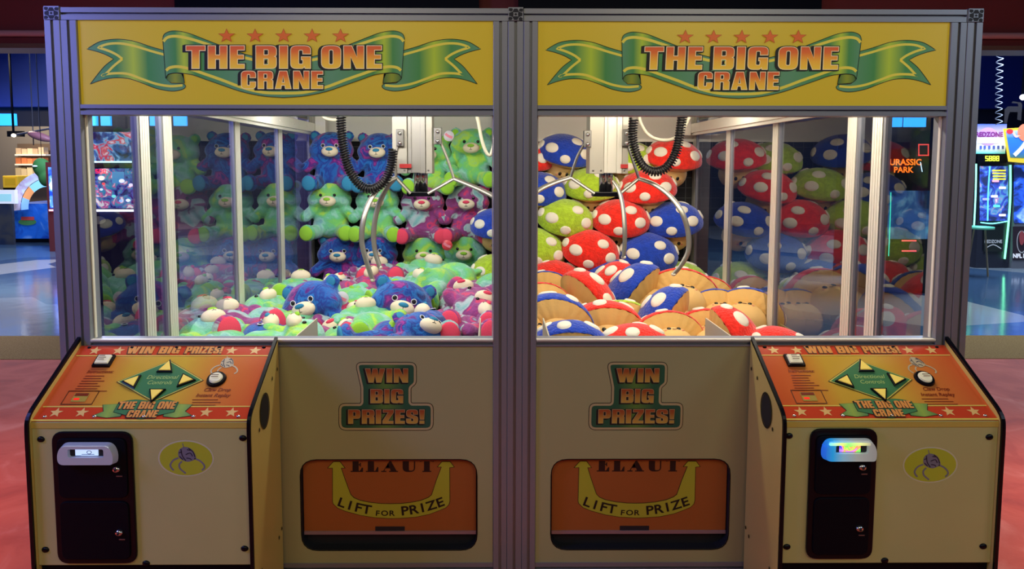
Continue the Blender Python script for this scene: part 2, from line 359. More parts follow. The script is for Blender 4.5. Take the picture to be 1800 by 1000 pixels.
#================================================================ SETTING
def struct(name, mb, m): o = mb.build(name, m); o['kind'] = 'structure'; return o
redfl = noise_mat('red_stained_floor', [(.25, (.36, .045, .022)), (.42, (.52, .075, .035)), (.55, (.60, .10, .05)), (.75, (.72, .20, .13))], 2.2, rough=.75, detail=8, dist=1.0, rnd=False, bump=.15, bscale=25)
struct('floor', MB().box(-9, 9, -9, 3.80, FZ-.1, FZ), redfl)
coir = noise_mat('brown_coir', [(.3, (.24, .13, .035)), (.7, (.42, .25, .08))], 90, rough=.95, detail=4, rnd=False, bump=.5, bscale=200)
struct('trim_1', MB().box(-9, 9, 3.80, 4.75, FZ-.1, FZ+.004), coir)
def tiles():
    m, N, L, B = newmat('hall_tiles'); t = N.new('ShaderNodeTexCoord'); mp = N.new('ShaderNodeMapping'); mp.inputs['Rotation'].default_value = (0, 0, .62); mp.inputs['Scale'].default_value = (.5, .36, 1)
    v = N.new('ShaderNodeTexVoronoi'); v.distance = 'CHEBYCHEV'; v.inputs['Scale'].default_value = .9
    r = N.new('ShaderNodeValToRGB'); r.color_ramp.interpolation = 'CONSTANT'
    e = r.color_ramp.elements; e.new(.35); e.new(.65)
    for k, (p, c) in enumerate([(0, (.035, .07, .13)), (.3, (.16, .18, .21)), (.55, (.28, .28, .27)), (.8, (.06, .11, .17))][:4]):
        if k >= len(e): e.new(p)
        e[k].position = p; e[k].color = (*c, 1)
    sp = N.new('ShaderNodeSeparateColor')
    L.new(t.outputs['Object'], mp.inputs[0]); L.new(mp.outputs[0], v.inputs['Vector']); L.new(v.outputs['Color'], sp.inputs[0]); L.new(sp.outputs[0], r.inputs['Fac']); L.new(r.outputs['Color'], B.inputs['Base Color'])
    B.inputs['Roughness'].default_value = .13; B.inputs['Specular IOR Level'].default_value = .9
    n = N.new('ShaderNodeTexNoise'); n.inputs['Scale'].default_value = 2.5; b = N.new('ShaderNodeBump'); b.inputs['Strength'].default_value = .12; b.inputs['Distance'].default_value = .02
    L.new(t.outputs['Object'], n.inputs['Vector']); L.new(n.outputs['Fac'], b.inputs['Height']); L.new(b.outputs['Normal'], B.inputs['Normal'])
    return m
o = struct('floor_hall', MB().box(-24, 24, 4.75, 24, FZ-.1, FZ), tiles())
RW = mat('dark_red_paint', (.20, .022, .018), .7)
struct('wall_back_upper', MB().box(-24, 24, 19.6, 20, 3.7, 7), mat('navy_upper_wall', (.03, .07, .42), .8))
struct('wall_front', MB().box(-9, 9, 3.96, 4.2, 2.98, 5.0), RW)
struct('trim_2', MB().tube([(-9, 3.92, 3.10), (9, 3.92, 3.10)], .032, 12), mat('pink_grey_pipe', (.60, .28, .26), .4))
struct('trim_3', MB().box(-9, 9, 3.90, 4.24, 2.955, 3.0), mat('brown_trim', (.16, .08, .045), .5))
NAVY = mat('navy_wall', (.02, .04, .22), .8)
struct('wall_back', MB().box(-24, 24, 20, 20.2, FZ, 7), mat('dark_wall', (.03, .035, .06), .8))
struct('ceiling', MB().box(-24, 24, 4.05, 20, 6.3, 6.5), NAVY)
struct('wall_left', MB().box(-24.2, -24, 4, 20, FZ, 7), NAVY); struct('wall_right', MB().box(24, 24.2, 4, 20, FZ, 7), NAVY)
for k, (a, b) in enumerate([(-17.2, -15.95), (-15.85, -15.15), (-13.1, -12.58), (-12.45, -12.15), (-10.9, -10.4), (-10.15, -9.75), (12.65, 13.07), (13.16, 13.83)]):
    mb = MB().box(a, b, 18.9, 19.0, 3.05, 3.42); w_ = struct('window_%d' % (k+1), mb, glow('blue_window', (.02, .30, 1.0), 2.2))
for k, (x0, y0, x1, y1, z) in enumerate([(-16, 8, -2, 9.5, 4.3), (-14, 12, -3, 12.5, 4.6), (3, 9, 16, 11, 4.4), (3, 13, 17, 12, 4.9), (-15, 15, -4, 15.5, 4.9)]):
    tag(MB().tube([(x0, y0, z), (x1, y1, z)], .11, 10).build('ceiling_duct', mat('blue_duct', (.04, .07, .20), .5)), ['long blue duct nearest under the left hall ceiling', 'middle blue duct under the left hall ceiling', 'long blue duct nearest under the right hall ceiling', 'farther blue duct under the right hall ceiling', 'farthest blue duct under the left hall ceiling'][k], 'duct', 'ceiling ducts')
tag(MB().box(PY(310, 8, 3.84).x, PY(842, 8, 3.84).x, 3.80, 3.88, 2.96, 3.9).build('dark_panel', BLACK), 'black panel hanging behind the left cabinet top', 'panel')
tag(MB().box(PY(911, 8, 3.84).x, PY(1441, 8, 3.84).x, 3.80, 3.88, 2.96, 3.9).build('dark_panel', BLACK), 'black panel hanging behind the right cabinet top', 'panel')

#================================================================ CLAW MACHINES
def profile_x(x0, x1, y0, slots=1, half=None):
    """2D cross-section (x,y) of a slotted extrusion whose slots open toward -Y"""
    w_ = x1-x0; g = .0125; pts = [(x0, y0+.002), (x0+.002, y0)]
    if half == 'R':
        pts += [(x1-g*.5, y0), (x1-g*.5, y0+.014), (x1, y0+.014)]
    elif half == 'L':
        pts = [(x0, y0+.014), (x0+g*.5, y0+.014), (x0+g*.5, y0), (x1-.002, y0), (x1, y0+.002)]
    else:
        c = (x0+x1)/2; pts += [(c-g/2, y0), (c-g/2, y0+.014), (c+g/2, y0+.014), (c+g/2, y0), (x1-.002, y0), (x1, y0+.002)]
    pts += [(x1, y0+.09), (x0, y0+.09)]
    return pts
def machine(sd, label):
    L = sd < 0; X = lambda t: XC+sd*t
    def bx(mb, t0, t1, y0, y1, z0, z1):
        a, b = sorted((X(t0), X(t1))); return mb.box(a, b, y0, y1, z0, z1)
    root = thing('crane_machine', label, 'claw machine', (X(1.0), 1.75, FZ))
    D = 3.78; ZT = 2.475; T0 = .0963; TW = 1.889; TO = 2.0265
    dxh = 0 if L else (PY(1305, 100, 0).x-PY(499.5, 100, 0).x)
    # --- frame posts
    def post(ta, tb, y0, half=None, zt=ZT-.055, z0=FZ, m=ALU):
        a, b = sorted((X(ta), X(tb))); mb = MB()
        if half: half = 'R' if (half == 'c') == L else 'L'
        pr = profile_x(a, b, y0, half=half)
        mb.prism(pr, z0, zt, lambda u, v, t: (u, v, t)); return mb.build('frame_post', m, root)
    for (a, b) in ((1.889, 1.957), (1.959, 2.0265)): post(a, b, 0)
    post(.0345, T0, 0); post(.0003, .0335, 0, 'c')
    for (a, b) in ((1.889, 2.0265), (.0003, T0)): MB_ = MB(); bx(MB_, a, b, D-.09, D, FZ, ZT-.055); MB_.build('frame_post', ALU, root)
    mb = MB(); bx(mb, T0+.001, TW-.001, .052, .054, FZ+.06, FZ+.061)
    # rails along X : slotted toward -Y
    def rail(ta, tb, z0, z1, y0=0, name='frame_rail', m=ALU, slot=.35):
        a, b = sorted((X(ta), X(tb))); c = z0+(z1-z0)*(.5); g = .010
        pr = [(y0, z0), (y0+.09, z0), (y0+.09, z1), (y0, z1), (y0, c+g/2), (y0+.014, c+g/2), (y0+.014, c-g/2), (y0, c-g/2)]
        return MB().prism(pr, a, b, lambda u, v, t: (t, u, v)).build(name, m, root)
    rail(.0003 if L else .035, 1.953, ZT-.053, ZT, 0.001)
    rail(T0+.0005, TW-.0005, 2.0185, 2.0625, .002)
    rail(T0+.0005, TW-.0005, .9925, 1.0185, .002)
    rail(T0+.0005, TW-.0005, FZ+.09, FZ+.14, .004)
    mb = MB(); bx(mb, T0+.001, TW-.001, -.004, .02, 1.0190, 1.0260); mb.build('window_sill', mat('cream_sill', (.85, .80, .66), .4), root)
    for t0, t1 in ((T0+.001, T0+.006), (TW-.006, TW-.001)): mb = MB(); bx(mb, t0, t1, .03, .045, 1.026, 2.018); mb.build('window_gasket', mat('cream_sill', (0, 0, 0)), root)
    rail(.0003, 2.0265, ZT-.053, ZT, D-.091); 
    for t0, t1 in ((1.955, 2.0265),):
        mb = MB(); bx(mb, t0, t1, .001, D-.092, ZT-.053, ZT); mb.build('top_side_rail', ALU, root)
    # end cap of the side rail : extrusion cross-section
    cxs = [(1.9905)] + ([.0003] if not L else [])
    def endcap(tc, nm='rail_end'):
        cx, cz, h = X(tc), ZT-.026, .026
        MB().box(cx-h-.006, cx+h+.006, -.003, .02, cz-h, cz+h+.004).build('rail_end', ALU, root)
        mb = MB(); f = lambda u, v, k: (cx+u, -.0035-k*.0004, cz+v)
        for a in range(4):
            c, s = round(math.cos(a*PI/2)), round(math.sin(a*PI/2))
            for l in ([(.010, -.012), (.024, -.006), (.024, .006), (.010, .012), (.008, .004), (.008, -.004)], [(.014, .012), (.023, .010), (.026, .015), (.026, .024), (.016, .025), (.011, .018)]):
                mb.add([f((u*c-v*s)*1.2, u*s+v*c, 0) for u, v in l], [tuple(range(len(l)))])
        flat(mb, [ellp(0, 0, .006, .005, 12)], f, 0); mb.build('end_slots', SLOT, root)
    endcap(1.9905)
    if L: endcap(.0003)
    # roof, base, back, lower sides
    mb = MB(); bx(mb, T0, 1.95, .10, D-.1, 2.43, 2.45); mb.build('roof', WHITEIN, root)
    mb = MB(); bx(mb, T0, 2.0, .12, D-.02, FZ+.06, FZ+.12); mb.build('base', BLACK, root)
    mb = MB(); bx(mb, 1.975, 1.99, .10, D-.1, FZ+.12, .66); mb.build('side_panel', CREAMY, root)
    mb = MB(); bx(mb, .003, .012, .10, D-.1, FZ+.1, .60); mb.build('divider_panel', WHITEIN, root)
    mb = MB(); mb.add([(X(.008), .1, .60), (X(.008), D-.1, .60), (X(.008), D-.1, 2.40), (X(.008), .1, 2.40)], [(0, 1, 2, 3)]); mb.build('divider_glass', GLASS, root)
    for y in (1.2, 2.4): mb = MB(); bx(mb, .002, .03, y, y+.05, .5, 2.40); mb.build('divider_post', ALU_IN, root)
    mb = MB(); bx(mb, T0-.06, 1.93, D-.045, D-.03, 2.06, 2.42); mb.build('back_upper_panel', WHITEIN, root)
    mb = MB(); bx(mb, T0-.06, 1.93, D-.050, D-.03, 2.035, 2.06); mb.build('back_shelf_strip', ALU_IN, root)
    mb = MB(); bx(mb, T0-.06, 1.93, D-.04, D-.03, .5, 2.035); mb.build('back_board', mat('black_back_board', (.012, .012, .014), .7), root)
    gm = MB()
    for i in range(19): t = .10+i*.1; bx(gm, t, t+.006, D-.047, D-.041, .55, 2.03)
    for i in range(15): z = .58+i*.1; bx(gm, .05, 1.92, D-.049, D-.043, z, z+.006)
    gm.build('wire_grid', mat('grey_wire', (.10, .10, .10), .4, .6), root)
    mb = MB(); bx(mb, .05, 1.93, .10, D-.05, .48, .50); mb.build('prize_deck', mat('dark_deck', (.05, .05, .06), .8), root)
    # side window wall: glass panes between posts, cream band above
    ys = [.43, .68, 1.70, 2.66, 3.62]
    for y in ys:
        a, b = sorted((X(1.868), X(1.900))); mb = MB()
        mb.box(a, b, y, y+.018, .5, 2.36)                      # grey front web
        q = [(y+.026, .5)]
        i0, i1 = sorted((X(1.866), X(1.898)))
        pr = [(i0, y+.026), (i1, y+.026), (i1, y+.115), (i0, y+.115)]
        mb2 = MB()
        for j in range(4): mb2.box(i0, i1, y+.026+j*.0235, y+.026+j*.0235+.019, .5, 2.36)
        mb2.box(*sorted((X(1.872), X(1.898))), y+.02, y+.118, .5, 2.36)
        mb.build('side_post', ALU, root); mb2.build('side_post', ALU_IN, root)
        g_ = MB(); g_.box(*sorted((X(1.870), X(1.894))), y+.0185, y+.0255, .5, 2.36); g_.build('post_seal', SLOT, root)
    ye = [.095]+ys; 
    for i in range(len(ye)-1+1):
        y0 = ye[i]+(.12 if i else 0); y1 = ye[i+1] if i+1 < len(ye) else D-.1
        if y1-y0 < .02: continue
        mb = MB(); a, b = sorted((X(1.892), X(1.898))); xg = X(1.880)
        mb.add([(xg, y0, .62), (xg, y1, .62), (xg, y1, 2.36), (xg, y0, 2.36)], [(0, 1, 2, 3)]); mb.build('glass_pane', GLASS, root)
    mb = MB(); xg0, xg1 = sorted((X(T0+.001), X(TW-.001))); mb.add([(xg0, .04, 1.02), (xg1, .04, 1.02), (xg1, .04, 2.02), (xg0, .04, 2.02)], [(0, 1, 2, 3)]); mb.build('front_glass', GLASSF, root)
    # gantry rail along the side with bracket
    mb = MB(); bx(mb, 1.80, 1.86, .75, D-.16, 2.115, 2.20); bx(mb, 1.81, 1.835, .74, D-.17, 2.09, 2.115)
    for i in range(7): mb.lathe([(.0, 0), (.007, 0), (.007, .003), (0, .003)], (X(1.7995), .9+i*.4, 2.155), 'x', 8)
    mb.build('gantry_rail', ALU_IN, root, .003)
    mb = MB(); bx(mb, 1.70, 1.80, D-.20, D-.12, 2.09, 2.30); mb.build('rail_bracket', ALU_IN, root, .004)
    mb = MB(); bx(mb, 1.88, 1.90, 1.5, D-.1, 2.24, 2.42); mb.build('upper_side_band', WHITEIN, root)
    mb = MB(); mb.tube([(X(.2), .5, 2.385), (X(1.8), .5, 2.385)], .014, 10); mb.build('light_tube', glow('tube_glow', (1, .95, .85), 4), root)
    # --- header sign
    mb = MB(); bx(mb, T0+.001, TW-.001, .012, .030, 2.0625, 2.4225); hp = mb.build('header_panel', YEL, root)
    f = onY(.0118, dxh)
    header_art(hp, f)
    # --- lower front panel with the prize door
    fp = onY(.0078, 0); dxp = 0 if L else (PY(1125, 700, 0).x-PY(682.5, 700, 0).x)-.0035
    ta, tb = (.075, .875)
    ta, tb = ((XC+.075, XC+.875) if L else (.1697+.0, .984-.0))
    xa, xb = sorted((X(ta), X(tb))); za, zb = .041, .467; ox0, ox1 = sorted((X(T0+.001), X(1.062)))
    fw = lambda u, v, k: (u, .0085-k, v)
    mb = MB(); outer = [(ox0, FZ+.14), (ox1, FZ+.14), (ox1, .992), (ox0, .992)]; hole = rect(xa, za, xb, zb, .075)
    flat(mb, [outer, hole], fw, 0); n = len(hole)
    pn = mb.build('front_panel', CREAMD, root)
    MB().add([(u, .0095, v) for u, v in hole]+[(u, .065, v) for u, v in hole], [(i, (i+1) % n, (i+1) % n+n, i+n) for i in range(n)]).build('opening_liner', SLOT, pn)
    # black gasket ring around the opening
    mb = MB(); flat(mb, [offset(hole, .004), hole], fw, .0006); mb.build('opening_trim', BLACKG, root)
    mb = MB().box(xa-.01, xb+.01, .062, .075, za-.02, zb+.02); mb.build('chute_back', SLOT, root)
    ORG = mat('orange_flap', (.40, .115, .025), .35)
    mb = MB(); mb.prism(rect(xa+.004, za+.075, xb-.004, zb-.002, .0), .035, .045, lambda u, v, t: (u, t, v)); dr = mb.build('prize_door', ORG, root)
    MB().box(xa+.004, xb-.004, .030, .036, za+.062, za+.077).build('door_edge', mat('pinkish_metal_strip', (.40, .30, .34), .35, .5), dr)
    fd = onY(.0345, dxp)
    door_art(dr, fd, xa, xb)
    decal_art(pn, onY(.0085, dxp))
    # --- console
    console(root, sd, X, L)
    # --- chute walls inside
    CH = mat('chute_beige', (.55, .50, .36), .45)
    mb = MB(); bx(mb, 1.006, 1.012, .10, .49, .5, 1.012); mb.build('chute_wall', CH, root)
    mb = MB(); bx(mb, .16, .166, .10, .49, .5, 1.012); mb.build('chute_wall', CH, root)
    mb = MB(); bx(mb, .166, 1.006, .485, .49, .5, .78); mb.build('chute_wall', CH, root)
    crane(root, L, X)
    return root

def pz(pts, x0=0, y0=0, s=4.0): return [(x0+p[0]/s, -(y0+p[1]/s)) for p in pts]
def header_art(hp, f):
    cx = 499.0
    mir = lambda l: [(2*cx-u, v) for u, v in l]
    tail = pz([(612, 345)])+[]
    t_top = spl(pz([(612, 345), (690, 298), (760, 280), (850, 276), (950, 292), (1060, 328), (1158, 356)]), 5)
    t_bot = spl(pz([(1290, 588), (1306, 606), (1285, 628), (1210, 641), (1100, 622), (990, 580), (900, 552), (800, 548), (710, 565), (635, 592)]), 5)
    notch = spl(pz([(635, 592), (690, 520), (740, 462), (800, 415)]), 4)[1:]+spl(pz([(800, 415), (745, 385), (680, 362), (612, 345)]), 4)[1:-1]
    tl = t_top+pz([(1170, 500), (1175, 560), (1205, 584)])+t_bot+notch
    band_top = spl(pz([(1147, 270), (1160, 240), (1200, 221), (1250, 219), (1330, 235), (1430, 273), (1530, 312), (1640, 352), (1735, 384), (1850, 408), (1996, 418)]), 5)
    band_bot = spl(pz([(1996, 687), (1850, 676), (1700, 645), (1560, 598), (1440, 556), (1360, 528), (1290, 516), (1230, 514), (1185, 524), (1168, 552)]), 5)
    bt = band_top+mir(band_top)[::-1][1:]; bb = mir(band_bot)[::-1]+band_bot[1:]
    band = bt+bb
    curl = spl(pz([(1168, 552), (1180, 522), (1230, 513), (1290, 520)]), 4)+spl(pz([(1290, 520), (1300, 590)]), 2)+spl(pz([(1298, 586), (1240, 582), (1195, 575), (1168, 552)]), 4)
    def piece(name, loop, mt, k, inner=None):
        mb = MB(); flat(mb, [offset(loop, 1.3)], f, k-.9); halo = mb
        rb = flat(MB(), [loop], f, k).build(name, mt, hp)
        e = MB(); flat(e, [strip(loop+[loop[0], loop[1]], 1.1)], f, k+1.2); e.build(name+'_outline', BORDER, hp)
        return rb
    gl = offset(tl, 1.2)
    piece('ribbon_tail', tl, TAILL, 1); piece('ribbon_tail', mir(tl), TAILR, 1)
    st = MB()
    s1 = spl(pz([(1158, 385), (1060, 358), (950, 325), (850, 306), (760, 310), (690, 334)]), 5)+spl(pz([(690, 334), (760, 356), (820, 384), (862, 415)]), 4)[1:]
    s2 = spl(pz([(862, 415), (800, 465), (745, 520), (715, 535)]), 4)+spl(pz([(715, 528), (800, 516), (900, 520), (1000, 556), (1100, 590), (1200, 606), (1285, 600)]), 5)[1:]
    for s in (s1, s2, mir(s1), mir(s2)): flat(st, [strip(s, 4.2)], f, 2.4)
    piece('ribbon_curl', curl, CURL, 3); piece('ribbon_curl', mir(curl), CURL, 3)
    piece('ribbon_band', band, BAND, 5)
    b1 = spl(pz([(1153, 293), (1180, 265), (1240, 256), (1330, 272), (1430, 302), (1530, 338), (1640, 378), (1735, 410), (1850, 430), (1996, 438)]), 5)
    b2 = spl(pz([(1172, 497), (1200, 476), (1260, 470), (1340, 486), (1440, 520), (1560, 562), (1700, 614), (1850, 650), (1996, 656)]), 5)
    b1 = b1+mir(b1)[::-1][1:]; b2 = b2+mir(b2)[::-1][1:]
    flat(st, [strip(b1, 5)], f, 6.6); flat(st, [strip(b2, 5)], f, 6.6)
    st.build('ribbon_stripes', STRIPE, hp)
    for i in range(5):
        c = 399+i*50.0; flat(MB(), [star(c, -63.5, 16, 13.5)], f, 7).build('star', mat('star_edge_print', (.45, .12, .01), .4, em=.2), hp); flat(MB(), [star(c, -63.5, 13.4, 11.2)], f, 8).build('star_face', REDP, hp)
    ws = [('THE', 328, 431, -121, -80.7), ('BIG', 450.5, 547, -121, -80.7), ('ONE', 565.5, 671.5, -121, -80.7), ('CRANE', 425, 568.5, -156.5, -125)]
    bk, cr = MB(), MB()
    for t, a, b, c, d in ws:
        w_ = word(t, a, b, c, d, .9)
        kk = 9 if t != 'CRANE' else 9.2
        for q in range(5): letters(bk, w_, f, kk+q*.1, 2.0, -4.2*q/4, -1.0*q/4)
        letters(cr, w_, f, kk+1.4, .5)
        m_ = letters(MB(), w_, f, kk+2.4, -.75); m_.build('lettering', LETTER, hp)
    bk.build('lettering_shadow', BORDER, hp); cr.build('lettering_outline', CREAMP, hp)
def decal_art(pn, f):
    Z = lambda l: [(590+p[0]/7.405, -(630+p[1]/7.405)) + tuple(p[2:]) for p in l]
    def zz(l): return rpoly([(p[0], p[1], (p[2] if len(p) > 2 else 0)) for p in Z(l)])
    out = zz([(250, 45, 13), (1055, 45, 12), (1055, 330, 6), (985, 385, 3), (985, 575, 3), (1275, 575, 12), (1275, 938, 14), (38, 938, 14), (38, 580, 12), (325, 580, 3), (325, 380, 2)])
    flat(MB(), [out], f, 1).build('decal_border', BORDER, pn)
    flat(MB(), [offset(out, -1.1)], f, 2).build('decal_cream', mat('decal_cream_print', (.50, .40, .20), .4), pn)
    flat(MB(), [offset(out, -5.0)], f, 3).build('win_big_prizes_decal', ramp_mat('decal_green', [(0, (.02, .10, .05)), (.3, (.02, .11, .05)), (.5, (.12, .24, .04)), (.7, (.02, .11, .05)), (1, (.02, .10, .06))], 0), pn)
    bk, cr = MB(), MB()
    for t, a, b, c, d in [('WIN', 385, 945, 128, 310), ('BIG', 455, 880, 395, 578), ('PRIZES!', 165, 1160, 662, 845)]:
        w_ = word(t, 590+a/7.405, 590+b/7.405, -(630+d/7.405), -(630+c/7.405), .8)
        for q in range(4): letters(bk, w_, f, 4+.1*q, 1.0, -2.6*q/3, -1.6*q/3)
        letters(cr, w_, f, 5.4, .3); letters(MB(), w_, f, 6.4, -.45).build('lettering', LETTERD, pn)
    bk.build('lettering_shadow', BORDER, pn); cr.build('lettering_outline', mat('decal_cream_print', (0, 0, 0)), pn)
def door_art(dr, f, xa, xb):
    Z = lambda l: [(520+p[0]/5.455, -(800+p[1]/5.455)) for p in l]
    arrow = [(425, 58), (478, 125), (440, 125), (470, 215), (505, 310), (530, 375)]+[(560, 405), (620, 430), (720, 450), (820, 460), (910, 462), (1000, 460), (1100, 450), (1200, 430), (1270, 402), (1300, 378)]+[(1345, 240), (1392, 115), (1352, 115), (1400, 58), (1480, 58), (1525, 115), (1478, 120), (1480, 440), (1470, 475)]+[(1440, 505), (1380, 530), (1280, 568), (1150, 595), (1000, 606), (910, 608), (760, 600), (620, 578), (480, 540), (400, 508), (355, 465), (350, 440), (350, 125), (300, 125), (360, 58)]
    a = Z(arrow); flat(MB(), [a], f, 1).build('arrow_border', BORDER, dr)
    flat(MB(), [offset(a, -.9)], f, 2).build('arrow_band', mat('lime_yellow_print', (.48, .46, .035), .4), dr)
    mb = MB()
    w_ = word('ELAUT', 520+525/5.455, 520+1325/5.455, -(800+160/5.455), -(800+22/5.455), 1.6, FG)
    # the word is cut off by the edge of the opening: clip at the top
    for ol, hl in w_:
        cl = lambda l: [(u, min(v, -810.6)) for u, v in l]
        flat(mb, [cl(l) for l in ol]+[cl(l) for l in hl], f, 1)
    mb.build('maker_lettering', mat('dark_brown_print', (.02, .006, .005), .5), dr)
    mb = MB()
    def arc(s, x0, x1, size, bold):
        n = len(s); mb = MB()
        for i, c in enumerate(s):
            t = x0+(x1-x0)*(i+.5)/n; q = (t-910)/560
            y = 578-118*q*q - (22 if size < 20 else 6)*0
            if size < 14: y = 578
            sl = math.atan2(2*118*q/560*1.0, 1)
            u, v = Z([(t, y)])[0]; text(mb, c, u, v, size, f, 3, 1.25, bold, rot=sl)
        mb.build('door_lettering', BORDER, dr)
    arc('LIFT', 385, 715, 22, .5); arc('FOR', 748, 955, 13, .25); arc('PRIZE', 1005, 1440, 22, .5)
    flat(MB(), [rect(520+762/5.455, -(800+757/5.455), 520+1045/5.455, -(800+682/5.455), .5)], f, 1).build('finger_slot', SLOT, dr)

CT0, CT1, CYF, CZF, CZB = 1.055, 1.945, -.35, .787, 1.003
def console(root, sd, X, L):
    nrm = Vector((0, -(CZB-CZF), -CYF)).normalized()
    prof = [(-.004, CZB+.018), (CYF-.005, CZF+.02), (CYF-.012, CZF-.03), (CYF-.012, FZ+.02), (-.004, FZ+.02)]
    cs = MB().box(*sorted((X(CT0+.02), X(CT1-.02))), CYF+.012, -.006, FZ+.10, CZF-.02).build('control_console', BLACK, root)
    # side boards with black edging
    for t0, t1, inner in ((CT0, CT0+.016, True), (CT1-.016, CT1, False)):
        a, b = sorted((X(t0), X(t1)))
        rp = rpoly([(y, z, r) for (y, z), r in zip(prof, (0, .05, .05, .02, 0))])
        MB().prism(rp, a, b, lambda u, v, t: (t, u, v)).build('side_board', CREAMY, cs)
        e = MB(); P3 = [((a+b)/2, y-.004 if y < -.2 else y, z+.004) for y, z in rp[:-1]]
        e.prism([(u, v) for u, v in offset([(y, z) for y, z in rp], .010)][:], a+.001, b-.001, lambda u, v, t: (t, min(u, -.004), v)); e.build('edge_molding', BLACKG, cs)
    # inner (visible) face: speaker and bolts
    xi = X(CT0)-sd*.0008
    def fi(u, v, k): return (xi-sd*k*.0015, u, v)
    flat(MB(), [ellp(-.205, .775, .052, .068, 28)], fi, 1).build('speaker_grille', mat('speaker_black', (.012, .010, .008), .8), cs)
    flat(MB(), [ellp(-.205, .775, .060, .076, 28), ellp(-.205, .775, .052, .068, 28)], fi, 1.5).build('speaker_ring', BLACKG, cs)
    for (y, z) in ((-.10, .88), (-.275, .72), (-.03, .90), (-.06, .14), (-.29, .13), (-.02, .16)):
        flat(MB(), [ellp(y, z, .006, .009, 10)], fi, 1.5).build('bolt', BLACKG, cs)
    # front board
    a, b = sorted((X(CT0+.0165), X(CT1-.0165)))
    MB().box(a, b, CYF, CYF+.012, .19, CZF-.004).build('front_board', CREAM, cs, .002)
    MB().box(a, b, CYF-.003, CYF+.02, CZF-.028, CZF-.006).build('top_lip', mat('yellow_lip', (.62, .48, .10), .4), cs)
    MB().box(a, b, CYF+.02, CYF+.03, FZ+.06, .19).build('kick_plate', mat('grey_kick_plate', (.22, .24, .28), .4, .4), cs)
    ff = lambda px_, py_: PY(px_, py_, CYF)
    bl = [(72, 772), (427, 770), (80, 966), (430, 964), (257, 990)] if L else [(1387, 766), (1739, 768), (1383, 961), (1728, 960), (1555, 985)]
    for (u, v) in bl:
        p = ff(u, v); MB().lathe([(.0, -.006), (.009, -.005), (.0125, 0), (.0125, .004), (0, .004)], (p.x, CYF-.001, p.z), 'y', 14, 1.25).build('bolt', BLACKG, cs)
    # coin door : black double door
    c = [(103, 757), (229, 757), (239, 988), (106, 988)] if L else [(1418, 752), (1545, 754), (1537, 980), (1411, 980)]
    p0 = ff((c[0][0]+c[3][0])/2, c[3][1]); p1 = ff((c[1][0]+c[2][0])/2, c[0][1])
    x0, x1, z0, z1 = p0.x, p1.x, p0.z, p1.z; wd, ht = x1-x0, z1-z0
    ft = lambda u, v, t: (u, t, v)
    MB().prism(rect(x0, z0, x1, z1, .045), CYF-.012, CYF, ft).build('coin_door_frame', BLACKG, cs, .004)
    mid = z0+ht*.49
    MB().prism(rect(x0+.022, mid+.008, x1-.022, z1-.025, .03), CYF-.018, CYF-.011, ft).build('upper_door', BLACK, cs, .003)
    MB().prism(rect(x0+.022, z0+.02, x1-.022, mid-.006, .03), CYF-.018, CYF-.011, ft).build('lower_door', BLACK, cs, .003)
    for zz in ((z1-ht*.275) if L else (z1-ht*.285), z0+ht*.245):
        lx = x1-.062
        MB().lathe([(.006, -.010), (.010, -.009), (.0125, -.003), (.0125, .004)], (lx, CYF-.018, zz), 'y', 16, 1.25).build('lock', CHROME, cs)
        MB().lathe([(0, -.012), (.0055, -.0115), (.0055, 0)], (lx, CYF-.018, zz), 'y', 10).build('keyhole', SLOT, cs)
        MB().box(lx-.002, lx+.022, CYF-.020, CYF-.017, zz-.030, zz-.026).build('lock_tab', STEELD, cs)
    # card reader
    r0 = ff(115 if L else 1441, 808 if L else 802); r1 = ff(210 if L else 1531, 776 if L else 769)
    rx0, rx1, rz0, rz1 = r0.x, r1.x, r0.z, r1.z; YR = CYF-.02; rw = rx1-rx0; rh = rz1-rz0
    outl = rpoly([(rx0+.01, rz0, .018), (rx1-.004, rz0, .012), (rx1, rz0+rh*.5, .02), (rx1-.016, rz1, .02), (rx0+.014, rz1, .02), (rx0, rz0+rh*.6, .02), (rx0, rz0+rh*.2, .01)])
    sx0, sx1, sz0, sz1 = rx0+rw*.19, rx1-rw*.17, rz0+rh*.40, rz1-rh*.15
    hole = rect(sx0, sz0, sx1, sz1, .008); mb = MB()
    flat(mb, [outl, hole], lambda u, v, k: (u, YR-.03, v), 0); n = len(outl); m_ = len(hole)
    mb.add([(u, YR-.03, v) for u, v in outl]+[(u, YR, v) for u, v in offset(outl, .006)], [(i, i+n, (i+1) % n+n, (i+1) % n) for i in range(n)])
    mb.add([(u, YR-.03, v) for u, v in hole]+[(u, YR-.012, v) for u, v in hole], [(i, (i+1) % m_, (i+1) % m_+m_, i+m_) for i in range(m_)])
    if L: bz = mat('frosted_bezel', (.50, .52, .56), .3, em=.05, emc=(.4, .5, .9))
    else: bz = ramp_mat('led_bezel', [(0, (.03, .2, 1.0)), (.16, (.02, .45, 1.0)), (.34, (.25, .55, .75)), (.6, (.42, .48, .45)), (1, (.32, .32, .31))], 0, em=.4)
    mb.build('card_reader', bz, cs)
    if not L: MB().prism(rect(rx0+.01, rz1-rh*.14, rx1-.03, rz1-.001, .004), YR-.0345, YR-.0305, ft).build('reader_light_bar', ramp_mat('led_bar', [(0, (.2, .9, .8)), (.3, (.75, .85, .2)), (.45, (.3, .9, .2)), (.75, (.7, .8, .25)), (1, (.35, .33, .25))], 0, em=1.0), cs)
    MB().box(sx0-.001, sx1+.001, YR-.014, YR-.010, sz0-.001, sz1+.001).build('reader_recess', SLOT, cs)
    w_ = sx1-sx0; a0, a1 = (sx0+w_*.16, sx1-w_*.20) if L else (sx0+w_*.16, sx1-w_*.20)
